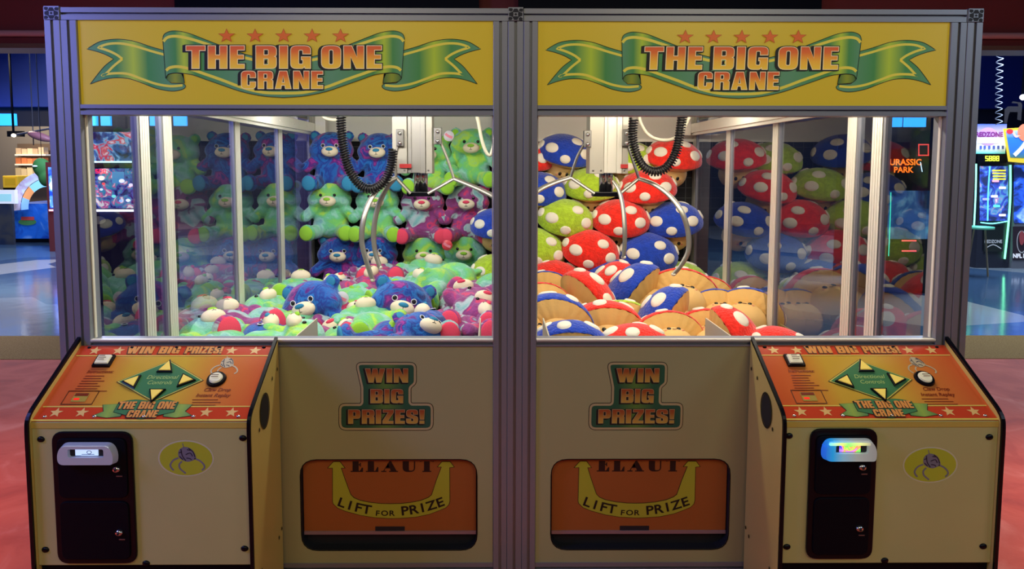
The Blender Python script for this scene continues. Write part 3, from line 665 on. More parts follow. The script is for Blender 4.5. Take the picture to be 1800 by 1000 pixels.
    if L:
        sc = MB(); sc.box(a0, a1, YR-.017, YR-.0145, sz0+.003, sz1-.003); sc.build('reader_screen', mat('screen_pale_blue', (.35, .5, .85), .3, em=1.0, emc=(.50, .66, 1.0)), cs)
        fs = lambda u, v, k: (u, YR-.0172-k*.0004, v); tx = MB(); cxm = (a0+a1)/2; czm = (sz0+sz1)/2
        flat(tx, [ellp(cxm+.01, czm, .010, .0075, 20), ellp(cxm+.01, czm, .0075, .0055, 20)], fs, 1)
        for (u0, u1, zz) in ((-.04, .012, .012), (-.02, .03, -.0095), (-.05, -.022, -.015)): flat(tx, [rect(cxm+u0, czm+zz, cxm+u1, czm+zz+.0022)], fs, 1)
        tx.build('screen_marks', mat('screen_ink', (.02, .05, .2), .4), cs)
    else:
        sc = MB(); sc.box(a0, a1, YR-.017, YR-.0145, sz0+.003, sz1-.003)
        sc.build('reader_screen', noise_mat('screen_picture', [(.28, (.02, .05, .9)), (.42, (.5, .2, .9)), (.5, (.95, .25, .12)), (.58, (.2, .9, .1)), (.75, (.1, .7, .3))], 16, rough=.3, em=1.3, detail=3, dist=1.5, rnd=False), cs)
    # round claw decal
    q0 = ff(327, 805.5) if L else ff(1635, 817); s_ = (ff(377, 805)-ff(327, 805)).x
    fdec = lambda u, v, k: (q0.x+u*s_, CYF-.0005-k*.0006, q0.z+v*s_)
    flat(MB(), [ellp(0, 0, .98, .66, 40)], fdec, 0).build('claw_decal_rim', mat('pale_rim_print', (.66, .66, .48), .4), cs)
    flat(MB(), [ellp(0, 0, .925, .615, 40)], fdec, 1).build('claw_decal', mat('decal_lime', (.50, .56, .04), .4), cs)
    claw_drawing(cs, fdec, 2, .025, mat('claw_drawing_grey', (.20, .20, .27), .5))
    # sloped control overlay
    xl, xr = sorted((X(CT0+.0165), X(CT1-.0165))); base = Vector((xl, CYF, CZF)); top = Vector((xl, 0, CZB)); wdt = xr-xl
    slope = top-base
    def fo(u, v, k): # u,v in 0..1
        p = base+slope*v+nrm*(k*.0007); return (p.x+u*wdt, p.y, p.z)
    ov = MB(); ov.add([fo(0, 0, 0), fo(1, 0, 0), fo(1, .985, 0), fo(0, .985, 0), fo(0, 0, -22), fo(1, 0, -22), fo(1, .985, -22), fo(0, .985, -22)], [(0, 1, 2, 3), (0, 4, 5, 1), (1, 5, 6, 2), (2, 6, 7, 3), (3, 7, 4, 0), (4, 7, 6, 5)])
    ov = ov.build('control_overlay', ramp_mat('overlay_gradient', [(0, (.62, .10, .03)), (.14, (.62, .13, .03)), (.32, (.62, .36, .04)), (.58, (.64, .40, .045)), (.78, (.64, .20, .04)), (1, (.64, .11, .03))], 0, rough=.16), cs)
    overlay_art(cs, fo, wdt, slope.length)
def claw_drawing(par, f, k, w, m):
    mb = MB(); flat(mb, [spl([(-.02, .42), (.18, .36), (.30, .22), (.36, .02), (.22, -.08), (.05, -.12), (-.12, -.06), (-.24, .04), (-.26, .22), (-.18, .36)], 4, True)], f, k)
    for a in ([(-.26, .02), (-.44, -.06), (-.55, -.22), (-.52, -.34), (-.44, -.43)], [(-.14, -.10), (-.24, -.22), (-.22, -.36), (-.12, -.46), (-.02, -.54)], [(.30, .0), (.48, -.08), (.62, -.22), (.64, -.34), (.55, -.43)]):
        flat(mb, [strip(spl(a, 5), .06)], f, k)
    flat(mb, [strip([(-.06, .40), (-.10, .55)], .03)], f, k)
    mb.build('claw_drawing', m, par)
    mb = MB()
    for a in ([(-.16, .34), (-.12, .1), (.0, -.08)], [(.05, .32), (.18, .30)], [(.0, .14), (.16, .20), (.24, .08)], [(.02, .02), (.14, .0), (.2, -.05)], [(-.24, .2), (-.14, .24)], [(.1, .38), (.26, .24), (.32, .06)], [(-.22, .08), (-.1, -.04)]):
        flat(mb, [strip(spl(a, 3), .035)], f, k+.8)
    mb.build('claw_drawing_lines', mat('claw_ink', (.02, .02, .05), .5), par)
def overlay_art(cs, fo, W_, H_):
    # photo coords of the left console mapped to the sheet's own u,v
    def P(l): return l
    A = H_/W_
    g = mat('overlay_red', (.62, .06, .02), .16)
    flat(MB(), [[(0.005, .84), (.995, .84), (.995, .98), (.005, .98)]], fo, 1).build('overlay_band', g, cs)
    flat(MB(), [[(0.005, .02), (.995, .02), (.995, .16), (.005, .16)]], fo, 1).build('overlay_band', g, cs)
    ln = MB()
    for y in (.165, .832): flat(ln, [rect(.01, y, .99, y+.012)], fo, 2)
    flat(ln, [rect(.0, .0, 1, .018)], fo, 2)
    ln.build('overlay_lines', mat('overlay_pale_line', (.80, .60, .12), .2), cs)
    sk = MB()
    for cxs, cy in ((.09, .91), (.21, .91), (.79, .91), (.91, .91), (.09, .10), (.21, .10), (.79, .10), (.91, .10)): flat(MB(), [star(cxs, cy, .032, .06)], fo, 2).build('overlay_star', mat('overlay_star', (.82, .50, .18), .2), cs)
    for wt, wa, wb in (('WIN', .255, .39), ('BIG', .42, .525), ('PRIZES!', .555, .745)):
      w_ = word(wt, wa, wb, .865, .965, .8)
      letters(MB(), w_, fo, 3, .003, -.003, -.008).build('overlay_title_shadow', mat('overlay_dark_ink', (.10, .03, .01), .3), cs)
      letters(MB(), w_, fo, 4, 0).build('overlay_title', mat('overlay_title_ink', (.78, .32, .08), .2), cs)
    # diamond with four direction buttons
    dm = [(.50, .77), (.715, .50), (.52, .22), (.29, .48)]
    flat(MB(), [dm], fo, 3).build('diamond_border', BORDER, cs)
    flat(MB(), [offset(dm, -.004)], fo, 4).build('diamond_rim', mat('diamond_cream', (.75, .62, .12), .2), cs)
    flat(MB(), [offset(dm, -.011)], fo, 5).build('controls_diamond', mat('diamond_green', (.07, .22, .09), .15), cs)
    tx = MB(); sc = .045
    def t(s, x, y, size, m=tx, wx=1, bold=0, al='CENTER', k=6): text(m, s, x, y, size*1.0, lambda u, v, kk: fo(x+(u-x)*A*wx, v, kk), k, 1, bold, al, 0, .2)
    t('Directional', .505, .515, .07); t('Controls', .505, .445, .07)
    tx.build('direction_lettering', mat('pale_green_ink', (.45, .60, .18), .2), cs)
    def btn(cu, cv, ang, s=1.0):
        def tri(r): return [(cu+math.sin(a)*r*A*.95, cv+math.cos(a)*r) for a in (ang, ang+2.2, ang-2.2)]
        mb = MB(); n = 3
        for (r0, k0, r1, k1) in ((.108, 6, .108, 16), (.108, 16, .098, 18)):
            p, q = tri(r0), tri(r1); mb.add([fo(u, v, k0) for u, v in p]+[fo(u, v, k1) for u, v in q], [(0, 1, 4, 3), (1, 2, 5, 4), (2, 0, 3, 5), (3, 4, 5)])
        mb.build('button_rim', BLACKG, cs)
        mb = MB(); p, q = tri(.082), tri(.074); mb.add([fo(u, v, 18) for u, v in p]+[fo(u, v, 23) for u, v in q], [(0, 1, 4, 3), (1, 2, 5, 4), (2, 0, 3, 5), (3, 4, 5)])
        mb.build('direction_button', mat('yellow_button', (.85, .62, .12), .25, em=.25), cs)
    btn(.505, .66, 0); btn(.37, .47, -PI/2); btn(.63, .49, PI/2); btn(.515, .31, PI)
    # start button
    def rb(x0, y0, x1, y1, k0, k1, m, nm):
        mb = MB(); l = rect(x0, y0, x1, y1, .004); n = len(l); l2 = offset(l, -.003)
        mb.add([fo(u, v, k0) for u, v in l]+[fo(u, v, k1) for u, v in l2], [(i, (i+1) % n, (i+1) % n+n, i+n) for i in range(n)]+[tuple(range(n, 2*n))]); return mb.build(nm, m, cs)
    rb(.125, .675, .215, .835, 2, 18, BLACKG, 'button_rim'); rb(.136, .70, .204, .815, 18, 28, mat('white_button', (.80, .74, .52), .25, em=.15), 'start_button')
    sl = MB()
    for i, z in enumerate((.78, .755, .73)): flat(sl, [rect(.150, z-.004, .150+(.03, .04, .035)[i], z+.006)], fo, 41)
    # claw-drop button
    def disc(cu, cv, r, k0, k1, m, nm, r2=None):
        mb = MB(); n = 24; l = ellp(cu, cv, r*A, r, n); l2 = ellp(cu, cv, (r2 or r*.9)*A, r2 or r*.9, n)
        mb.add([fo(u, v, k0) for u, v in l]+[fo(u, v, k1) for u, v in l2], [(i, (i+1) % n, (i+1) % n+n, i+n) for i in range(n)]+[tuple(range(n, 2*n))]); return mb.build(nm, m, cs)
    disc(.775, .51, .10, 2, 16, BLACKG, 'button_rim'); disc(.775, .51, .068, 16, 26, mat('white_button', (0, 0, 0)), 'drop_button')
    for z in (.52, .495): flat(sl, [rect(.757, z-.003, .792, z+.007)], fo, 39)
    sl.build('button_lettering', mat('overlay_dark_ink', (0, 0, 0)), cs)
    # printed text
    ink = MB(); ink2 = MB()
    t('Instructions:', .115, .60, .055, ink, 1, .001, 'LEFT', 2); t('Claw Drop', .80, .36, .06, ink2, 1, .001, 'CENTER', 2); t('Instant Replay', .79, .29, .06, ink2, 1, .001, 'CENTER', 2)
    for i in range(6): flat(ink, [rect(.12-.002*i, .555-.033*i, .12+random.uniform(.08, .125), .564-.033*i)], fo, 2)
    flat(ink, [rect(.085, .36, .27, .368)], fo, 2)
    ink.build('instruction_print', mat('overlay_ink', (.22, .03, .01), .3), cs); ink = ink2
    for i in range(3): flat(ink, [rect(.70+.005*i, .25-.033*i, .70+random.uniform(.12, .16), .258-.033*i)], fo, 2)
    ink.build('instruction_print', mat('overlay_ink', (.22, .03, .01), .3), cs)
    # coin picture box
    flat(MB(), [rect(.085, .195, .235, .37), rect(.089, .205, .231, .36)], fo, 2).build('picture_frame', mat('overlay_dark_ink', (0, 0, 0)), cs)
    flat(MB(), [rect(.125, .23, .195, .34)], fo, 2.4).build('picture_panel', mat('picture_olive', (.42, .30, .05), .3), cs)
    flat(MB(), [rect(.128, .30, .192, .335)], fo, 3.2).build('picture_block', mat('overlay_ink', (0, 0, 0)), cs)
    flat(MB(), [rect(.133, .25, .160, .275, .004)], fo, 3.2).build('picture_light', mat('red_light', (.8, .02, .01), .3, em=.8), cs)
    # lower ribbon with name
    rb_ = spl([(.30, .20), (.37, .16), (.43, .19), (.50, .10), (.57, .19), (.63, .16), (.70, .20)], 5)
    tail = [(.29, .19), (.40, .205), (.40, .05), (.34, .035), (.27, .06), (.31, .11)]
    for l in (tail, [(1-u, v) for u, v in tail]):
        flat(MB(), [offset(l, .003)], fo, 3).build('ribbon_border', BORDER, cs); flat(MB(), [l], fo, 4).build('overlay_ribbon', ramp_mat('overlay_ribbon_green', [(0, (.07, .24, .07)), (.5, (.30, .42, .06)), (1, (.07, .22, .08))], 0), cs)
    cen = spl([(.36, .22), (.43, .25), (.50, .235), (.57, .25), (.64, .22)], 5)+spl([(.64, .10), (.57, .06), (.50, .02), (.43, .06), (.36, .10)], 5)
    flat(MB(), [offset(cen, .003)], fo, 4.8).build('ribbon_border', BORDER, cs); flat(MB(), [cen], fo, 5.6).build('overlay_ribbon', mat('diamond_green', (0, 0, 0)), cs)
    sh, fc = MB(), MB()
    for s, a, b, c, d in (('THE BIG ONE', .365, .635, .135, .225), ('CRANE', .43, .57, .035, .12)):
        w_ = word(s, a, b, c, d, .8); letters(sh, w_, fo, 6.4, .003, -.002, -.006); letters(fc, w_, fo, 7.3, 0)
    sh.build('name_shadow', BORDER, cs); fc.build('name_lettering', mat('overlay_title_ink', (0, 0, 0)), cs)
    # claw picture
    fc_ = lambda u, v, k: fo(.79+u*.11, .70+v*.26, k)
    claw_drawing(cs, fc_, 2, .02, mat('claw_pale_drawing', (.52, .42, .26), .4))
    for u, v in ((.05, .955), (.27, .955), (.50, .955), (.72, .955), (.95, .955), (.05, .05), (.28, .05), (.51, .05), (.74, .05), (.95, .05)):
        mb = MB(); p = Vector(fo(u, v, 1)); mb.ell(p, (.009, .006, .006), None, 10, 6); mb.build('screw', CHROME if v < .5 else BLACKG, cs)

# ---------------------------------------------------------------- crane inside the cabinet
def coil(pts, R_, r, pitch, n=14):
    P = [Vector(p) for p in spl(pts, 10)]; out = []; acc = 0; nrm = (P[1]-P[0]).orthogonal().normalized(); step = pitch/n
    i = 0; dist = 0; segl = [(P[k+1]-P[k]).length for k in range(len(P)-1)]; tot = sum(segl); s = 0; k = 0; base = 0
    while s < tot and k < len(segl):
        while k < len(segl) and s > base+segl[k]: base += segl[k]; k += 1
        if k >= len(segl): break
        t = (P[k+1]-P[k]).normalized(); p = P[k]+t*(s-base); nrm = (nrm-t*nrm.dot(t)).normalized(); bn = t.cross(nrm); a = 2*PI*s/pitch
        out.append(p+nrm*math.cos(a)*R_+bn*math.sin(a)*R_); s += step
    return out
def crane(root, L, X):
    Y = 1.30; q = lambda u, v, y=Y: tuple(PY(u, v, y))
    wall = mat('crane_housing', (.52, .49, .42), .38, .35); wall2 = mat('crane_channel_grey', (.42, .40, .37), .4, .5)
    c0, c1 = (690, 760) if L else (1036, 1104); zb = PY(725, 305, Y).z; zt = 2.30
    xa, xb = PY(c0, 305, Y).x, PY(c1, 305, Y).x; w_ = xb-xa
    g = MB(); g.box(xa, xa+w_*.37, Y, Y+.16, zb, zt); g.box(xa+w_*.84, xb, Y, Y+.16, zb, zt); cr = g.build('crane_column', wall, root, .003)
    g = MB(); g.box(xa+w_*.38, xa+w_*.83, Y+.010, Y+.15, zb+.004, zt); g.box(xa+w_*.70, xa+w_*.83, Y-.006, Y+.01, zb+.002, zt); g.box(xa+w_*.46, xa+w_*.48, Y+.004, Y+.01, zb+.004, zt); g.build('column_channel', wall2 if L else ALU_IN, cr, .003)
    for fx in (.10, .30, .9): MB().lathe([(0, -.002), (.006, -.002), (.006, .002)], (xa+w_*fx, Y-.001, zb+.02), 'y', 8).build('screw', STEELD, cr)
    MB().box(*( (xa+w_*.18, xa+w_*.48) if L else (xa+w_*.80, xa+w_*.99)), Y-.010, Y-.007, zb+.035, zb+.060).build('warning_sticker', mat('red_sticker', (.55, .03, .03), .5), cr)
    # trolley bridge above
    a, b = sorted((X(.12), X(1.80))); MB().box(a, b, Y+.02, Y+.12, 2.24, 2.32).build('gantry_bridge', ALU_IN, root, .004)
    # piston and hub
    hx = (PY(738, 340, Y).x if L else PY(1068, 340, Y).x); zh = PY(740, 341, Y).z
    claw = MB().lathe([(.0, zb+.12), (.026, zb+.12), (.026, zh+.01), (0, zh+.01)], (hx-.018, Y+.07, 0), 'z', 20).lathe([(.0, zb+.12), (.026, zb+.12), (.026, zh+.01), (0, zh+.01)], (hx+.018, Y+.07, 0), 'z', 20).build('claw', CHROME, root)
    l = rect(hx-.088, Y+.01, hx+.088, Y+.13, .03); MB().prism(l, zh-.016, zh+.012, lambda u, v, t: (u, v, t)).build('claw_hub', BLACKG, claw, .003)
    if L:
        el = (696, 312); er = (798, 314); bl_ = (700, 246); br = (770, 244)
        armsA = [(el, [(672, 325), (652, 350), (639, 385), (636, 425), (645, 462), (655, 492)], -.16), (el, [(680, 330), (664, 365), (657, 405), (659, 440), (668, 470)], -.02), (er, [(825, 325), (850, 336), (872, 350), (893, 385), (898, 430), (885, 470)], -.06)]
        links = [((722, 340), el), ((752, 340), er)]; ups = [(el, (696, 275), (704, 243)), (er, (785, 275), (770, 240))]
    else:
        el = (1003, 312); er = (1123, 314); bl_ = (1033, 250); br = (1100, 250)
        armsA = [(el, [(975, 321), (945, 336), (915, 365), (900, 410), (905, 450), (915, 475)], -.06), (er, [(1150, 324), (1178, 345), (1198, 372), (1209, 405), (1210, 440), (1198, 465), (1184, 482)], -.16), ((1078, 318), [(1088, 335), (1095, 365), (1098, 400), (1098, 430), (1096, 452)], -.10)]
        links = [((1045, 340), el), ((1090, 340), er)]; ups = [(el, (1015, 275), (1032, 245)), (er, (1110, 275), (1100, 243))]
    for s, pts, dy in armsA:
        P3 = spl([q(*s, Y)]+[q(u, v, Y+dy*min(1, (i+1)/3)) for i, (u, v) in enumerate(pts)], 6)
        n = len(P3); rr = [.0155+.003*math.sin(PI*i/n) for i in range(n)]
        m_ = MB().tube(P3, rr, 10, True, .6); m_.build('claw_arm', STEEL, claw)
        e = Vector(P3[-1]); MB().ell(e, (.016, .012, .012), None, 10, 6).build('arm_tip', mat('pale_tip', (.75, .70, .55), .4), claw)
    for a, b in links: MB().tube([q(*a, Y), q(*b, Y)], .013, 8, True, .6).build('claw_link', STEEL, claw)
    for a, m_, b in ups:
        MB().tube(spl([q(*a, Y), q(*m_, Y), q(*b, Y)], 4), .011, 8, True, .7).build('claw_lever', STEEL if L else STEELD, claw)
        p = Vector(q(*b, Y)); MB().box(p.x-.024, p.x+.024, Y-.03, Y+.01, p.z-.05, p.z+.055).build('lever_bracket', STEELD, cr, .004)
        for k in (-.03, .03): MB().lathe([(0, -.012), (.012, -.010), (.012, .01), (0, .01)], (p.x, Y-.028, p.z+k), 'y', 12).build('bracket_bolt', CHROME, cr)
    # coiled cable and pale hoses
    if L:
        cp = [(600, 190), (600, 225), (605, 265), (615, 300), (635, 327), (655, 332), (676, 318), (688, 290), (691, 262)]; dy = .12
        hose = [(560, 185), (566, 203), (580, 210), (596, 210), (612, 200), (620, 185)]; hose2 = [(835, 185), (841, 215), (848, 250), (858, 272), (866, 262), (875, 200)]
    else:
        cp = [(1114, 208), (1112, 240), (1118, 270), (1130, 292), (1150, 302), (1172, 294), (1188, 268), (1195, 235), (1200, 200)]; dy = .12
        hose = [(1122, 190), (1126, 215), (1140, 237), (1162, 246), (1185, 243), (1202, 226), (1218, 190)]; hose2 = None
    P3 = [q(u, v, Y-dy) for u, v in cp]
    MB().tube(coil(P3, .026, 0, .0155, 12), .0048, 5).build('coil_cable', BLACKG, root)
    MB().tube(spl(P3, 6), .017, 8).build('cable_core', mat('cable_core_grey', (.16, .15, .13), .5), root)
    MB().tube(spl([q(u, v, Y-.02) for u, v in hose], 6), .0105, 8).build('cream_hose', mat('cream_hose', (.70, .66, .50), .35), root)
    if hose2: MB().tube(spl([q(u, v, Y-.35) for u, v in hose2], 6), .010, 8).build('cream_hose', mat('cream_hose', (0, 0, 0)), root)

machine(-1, 'left claw machine of the pair, silver framed, filled with tie-dye teddy bears')
machine(1, 'right claw machine of the pair, silver framed, filled with red, blue and green mushroom toys')

#================================================================ PLUSH TOYS
def remesh(mb, voxel, smooth=6):
    me = mb.mesh('tmp'); o = bpy.data.objects.new('tmp', me); COL.objects.link(o)
    r = o.modifiers.new('r', 'REMESH'); r.mode = 'VOXEL'; r.voxel_size = voxel; r.use_smooth_shade = True
    s = o.modifiers.new('s', 'SMOOTH'); s.factor = .5; s.iterations = smooth
    dg = bpy.context.evaluated_depsgraph_get(); dg.update()
    out = bpy.data.meshes.new_from_object(o.evaluated_get(dg)); bpy.data.objects.remove(o)
    out.polygons.foreach_set('use_smooth', [True]*len(out.polygons)); return out
def Rm(x=0, y=0, z=0): return Euler((x, y, z)).to_matrix()
HEADC = Vector((0, -.03, .385))
def bear_mesh(lying=False):
    b = MB()
    b.ell((0, -.02, .385), (.185, .135, .118)); b.ell((0, -.06, .36), (.12, .10, .085)); b.ell((0, -.035, .43), (.14, .11, .09))
    for s in (-1, 1):
        b.ell((s*.148, .0, .480), (.052, .026, .050)); b.ell((s*.13, 0, .455), (.045, .035, .045))
        b.ell((s*.115, -.045, .355), (.085, .085, .075))
        b.ell((s*.165, -.055, .245), (.105, .055, .052), Rm(0, s*.62, 0)); b.ell((s*.215, -.075, .205), (.052, .050, .052))
        if lying:
            b.ell((s*.105, -.01, -.02), (.072, .068, .13), Rm(0, s*-.12, 0)); b.ell((s*.125, -.045, -.135), (.076, .092, .045))
        else:
            b.ell((s*.12, -.12, .075), (.068, .135, .066), Rm(0, 0, s*.38)); b.ell((s*.165, -.235, .078), (.075, .042, .078))
    b.ell((0, 0, .16), (.155, .125, .165)); b.ell((0, .0, .12), (.165, .13, .12)); b.ell((0, .0, .29), (.09, .08, .07)); b.ell((0, .11, .08), (.035, .04, .035))
    return remesh(b, .011, 8)
BM = bear_mesh(); BML = bear_mesh(True)
GREENF = noise_mat('green_tie_dye_fur', [(.30, (.20, .46, .46)), (.40, (.30, .62, .50)), (.48, (.16, .55, .30)), (.56, (.20, .60, .16)), (.64, (.42, .70, .08)), (.78, (.22, .58, .34))], 6.5, bump=.6, bscale=90, sheen=.4, detail=3)
BLUEF = noise_mat('blue_tie_dye_fur', [(.32, (.012, .03, .18)), (.40, (.02, .17, .52)), (.46, (.02, .05, .30)), (.52, (.02, .13, .46)), (.57, (.12, .02, .22)), (.62, (.36, .04, .28)), (.68, (.04, .04, .28))], 7.0, bump=.6, bscale=90, sheen=.3, detail=3)
PINKF = noise_mat('pink_tie_dye_fur', [(.30, (.20, .46, .46)), (.41, (.42, .52, .54)), (.46, (.24, .04, .17)), (.55, (.30, .06, .24)), (.60, (.66, .05, .15)), (.68, (.24, .05, .2)), (.78, (.22, .46, .44))], 7.0, bump=.6, bscale=90, sheen=.3, detail=2.5)
PADG = mat('lime_pad_fur', (.30, .62, .04), .9, bump=.3, bscale=150); PADB = mat('teal_pad_fur', (.03, .24, .42), .9, bump=.3, bscale=150); PADP = mat('coral_pad_fur', (.80, .06, .12), .9, bump=.3, bscale=150)
MUZ = mat('cream_muzzle_fur', (.84, .72, .52), .9, bump=.2, bscale=150)
EYE = mat('black_eye', (.005, .005, .005), .08)
def make_bear(kind):
    ly = kind.endswith('L'); kind = kind.rstrip('L')
    fur, pad, nose = {'green': (GREENF, PADG, PADG), 'blue': (BLUEF, PADB, PADB), 'pink': (PINKF, PADP, PADP)}[kind]
    t = thing('teddy_bear', '', 'teddy bear', (0, 0, 0))
    body = link('body', (BML if ly else BM).copy(), fur, t)
    MB().ell((0, -.150, .350), (.074, .050, .048)).build('muzzle', MUZ, t)
    MB().ell((0, -.192, .372), (.031, .014, .016), None, 12, 8).build('nose', nose, t)
    m_ = MB(); m_.tube([(0, -.199, .360), (0, -.200, .340)], .0018, 5); m_.tube(spl([(-.022, -.190, .336), (0, -.200, .338), (.022, -.190, .336)], 4), .0018, 5); m_.build('mouth', EYE, t)
    for s in (-1, 1):
        MB().ell((s*.060, -.146, .404), (.014, .010, .014), None, 12, 8).build('eye', EYE, t)
        if kind == 'blue': MB().tube([(s*.058+.016*math.cos(a), -.150, .402+.016*math.sin(a)) for a in [i*PI/8 for i in range(17)]], .0025, 5).build('eye_ring', mat('pale_eye_ring', (.75, .75, .8), .5), t)
        (MB().ell((s*.125, -.050, -.170), (.062, .076, .018)) if ly else MB().ell((s*.172, -.268, .080), (.062, .018, .066), Rm(0, 0, s*.2))).build('foot_pad', pad, t)
        MB().ell((s*.150, -.026, .482), (.030, .008, .030)).build('inner_ear', pad if kind != 'pink' else fur, t)
    return t
def dup(root):
    r = root.copy(); COL.objects.link(r)
    for ch in list(root.children):
        c = ch.copy(); COL.objects.link(c); c.parent = r
        for g_ in list(ch.children): d = g_.copy(); COL.objects.link(d); d.parent = c
    return r
PROTO = {}
def place(kind, maker, anchor, at, rot, label, group, cat, scale=1.0):
    if kind not in PROTO: o = PROTO[kind] = maker(kind)
    else: o = dup(PROTO[kind])
    R = Euler([math.radians(a) for a in rot], 'XYZ')
    o.rotation_euler = R; o.location = Vector(at)-(R.to_matrix() @ (Vector(anchor)*scale)); o.scale = (scale,)*3
    o['label'] = label; o['group'] = group; o['category'] = cat
    return o
KN = {'green': 'lime and mint tie-dye teddy bear', 'blue': 'navy and purple tie-dye teddy bear', 'pink': 'pink, maroon and teal tie-dye teddy bear'}
def bear(kind, u, v, Y, rot, tail, group='teddy bears on the back wall of the left machine', anchor=HEADC, scale=1.0, badge=False):
    o = place(kind, make_bear, anchor, PY(u, v, Y), rot, KN[kind.rstrip('L')]+' '+tail, group, 'teddy bear', scale)
    return o
YB = 3.47
for k, u, v, r, t in [
    ('blue', 583, 258, (4, 0, 5), 'in the top row beside the corner post'), ('blue', 667, 260, (4, -2, -2), 'in the top row left of the crane column'),
    ('green', 755, 264, (4, 0, 0), 'in the top row hidden behind the crane column'), ('green', 830, 252, (4, 0, -3), 'in the top row at the right end'),
    ('green', 580, 345, (2, 0, 3), 'in the middle row beside the corner post'), ('green', 664, 347, (2, 0, 0), 'in the middle row behind the left claw arms'),
    ('pink', 743, 350, (3, 0, 2), 'in the middle row directly below the claw hub'), ('pink', 822, 350, (2, 0, -3), 'in the middle row at the right end'),
    ('blue', 597, 441, (2, 0, 4), 'in the bottom row beside the corner post'), ('blue', 662, 440, (2, 0, -4), 'in the bottom row behind the claw tips'),
    ('green', 746, 441, (2, 0, 2), 'in the bottom row, second from the right'), ('green', 818, 438, (2, 2, -3), 'in the bottom row at the right end')]:
    bear(k, u, v, YB, r, t, scale=1.05)
GP = 'teddy bears lying in the pile of the left machine'
LF = Vector((.125, -.05, -.18)); LFL = Vector((-.125, -.05, -.18)); MID = Vector((0, -.05, .15))
pile = [
    ('blue', 548, 532, 1.62, (-8, -16, -10), 'face toward the glass, left of two big heads', HEADC, 1.12),
    ('blue', 708, 531, 1.66, (-10, 14, 8), 'face toward the glass, right of two big heads', HEADC, 1.12),
    ('blueL', 742, 586, 1.05, (-52, 22, 22), 'cream muzzle low at the front sill', HEADC, .95),
    ('greenL', 642, 562, 1.55, (-92, 0, 20), 'wedged between the two big blue heads', HEADC, .95),
    ('greenL', 622, 522, 2.25, (-88, 0, 70), 'on its back behind the left blue head', MID, 1.05),
    ('pinkL', 486, 568, 1.20, (-96, 0, 48), 'one coral sole at the left front', LF, 1.2),
    ('pinkL', 600, 500, 2.85, (-88, 0, -75), 'flat below the bottom back-wall row', MID, 1.05),
    ('pinkL', 640, 487, 2.65, (-96, 0, 10), 'coral sole up under the claw tips', LFL, 1.05),
    ('pinkL', 690, 504, 2.60, (-88, -12, 60), 'lying sideways beneath the claw tip', MID, 1.05),
    ('greenL', 752, 520, 2.40, (-82, 10, -10), 'one lime sole pointing up mid-pile', LF, 1.1),
    ('greenL', 770, 512, 2.20, (84, 10, 150), 'lying face down at the middle right', MID, 1.05),
    ('green', 866, 513, 2.1, (-20, -20, 20), 'peeking in from the right edge', HEADC, 1.05),
    ('pinkL', 818, 535, 1.85, (-96, 10, 165), 'cream muzzle up at the right', HEADC, 1.05),
    ('pinkL', 846, 556, 1.45, (-96, -15, 190), 'head toward the glass behind the chute wall', HEADC, 1.0),
    ('pinkL', 610, 588, 1.05, (-96, 0, -8), 'coral sole at the front centre', LF, 1.0),
    ('pinkL', 790, 588, 1.00, (-96, 0, 8), 'coral sole right of the front muzzle', LFL, 1.0),
    ('pinkL', 858, 570, 1.15, (-96, 0, -10), 'coral sole in the front right corner', LF, 1.0),
    ('pinkL', 596, 602, 1.30, (-96, 20, 200), 'head down between chute wall and blue bear', HEADC, .95),
    ('greenL', 492, 519, 2.15, (-96, 0, 14), 'lime soles up by the left side glass', LFL, 1.1),
    ('greenL', 512, 550, 1.75, (-86, 0, 70), 'on its back near the left side glass', MID, 1.0),
    ('blueL', 690, 585, 1.20, (-86, -20, -70), 'stretched on its side at the front', MID, 1.05),
    ('greenL', 655, 600, 1.1, (-92, 0, 70), 'half buried at the front centre', MID, .9),
    ('greenL', 700, 512, 2.35, (-88, 0, -50), 'lying behind the right blue head', MID, 1.05),
    ('blueL', 540, 505, 2.95, (-86, 0, 90), 'flat along the foot of the back wall', MID, 1.0),
    ('greenL', 395, 602, .95, (-84, 0, 40), 'in the left front corner', MID, 1.0),
    ('greenL', 460, 604, .80, (-84, 0, -70), 'lying along the front sill at the left', MID, .95),
    ('pinkL', 400, 582, 1.35, (-80, 0, 20), 'slumped against the left side glass', MID, 1.0),
    ('blueL', 535, 596, 1.10, (-86, 0, 100), 'under the chute wall at the left front', MID, 1.0),
    ('pinkL', 560, 512, 2.55, (-86, 0, -110), 'in the back left corner of the pile', MID, 1.0),
    ('greenL', 825, 508, 2.75, (-80, 0, 70), 'at the right foot of the back wall', MID, 1.0),
    ('pinkL', 790, 562, 1.6, (-88, 0, -70), 'buried right of the big blue head', MID, 1.0),
    ('greenL', 620, 574, 1.70, (-88, 0, 90), 'pressed between the blue heads, underneath', MID, 1.0),
    ('greenL', 470, 560, 1.50, (-88, 0, -60), 'sprawled by the second side post', MID, 1.0),
    ('pinkL', 800, 575, 1.30, (-88, 0, -80), 'sprawled behind the right coral soles', MID, 1.0),
]
for k, u, v, Y, r, t, an, sc in pile: bear(k, u, v, Y, r, t, GP, an, sc)
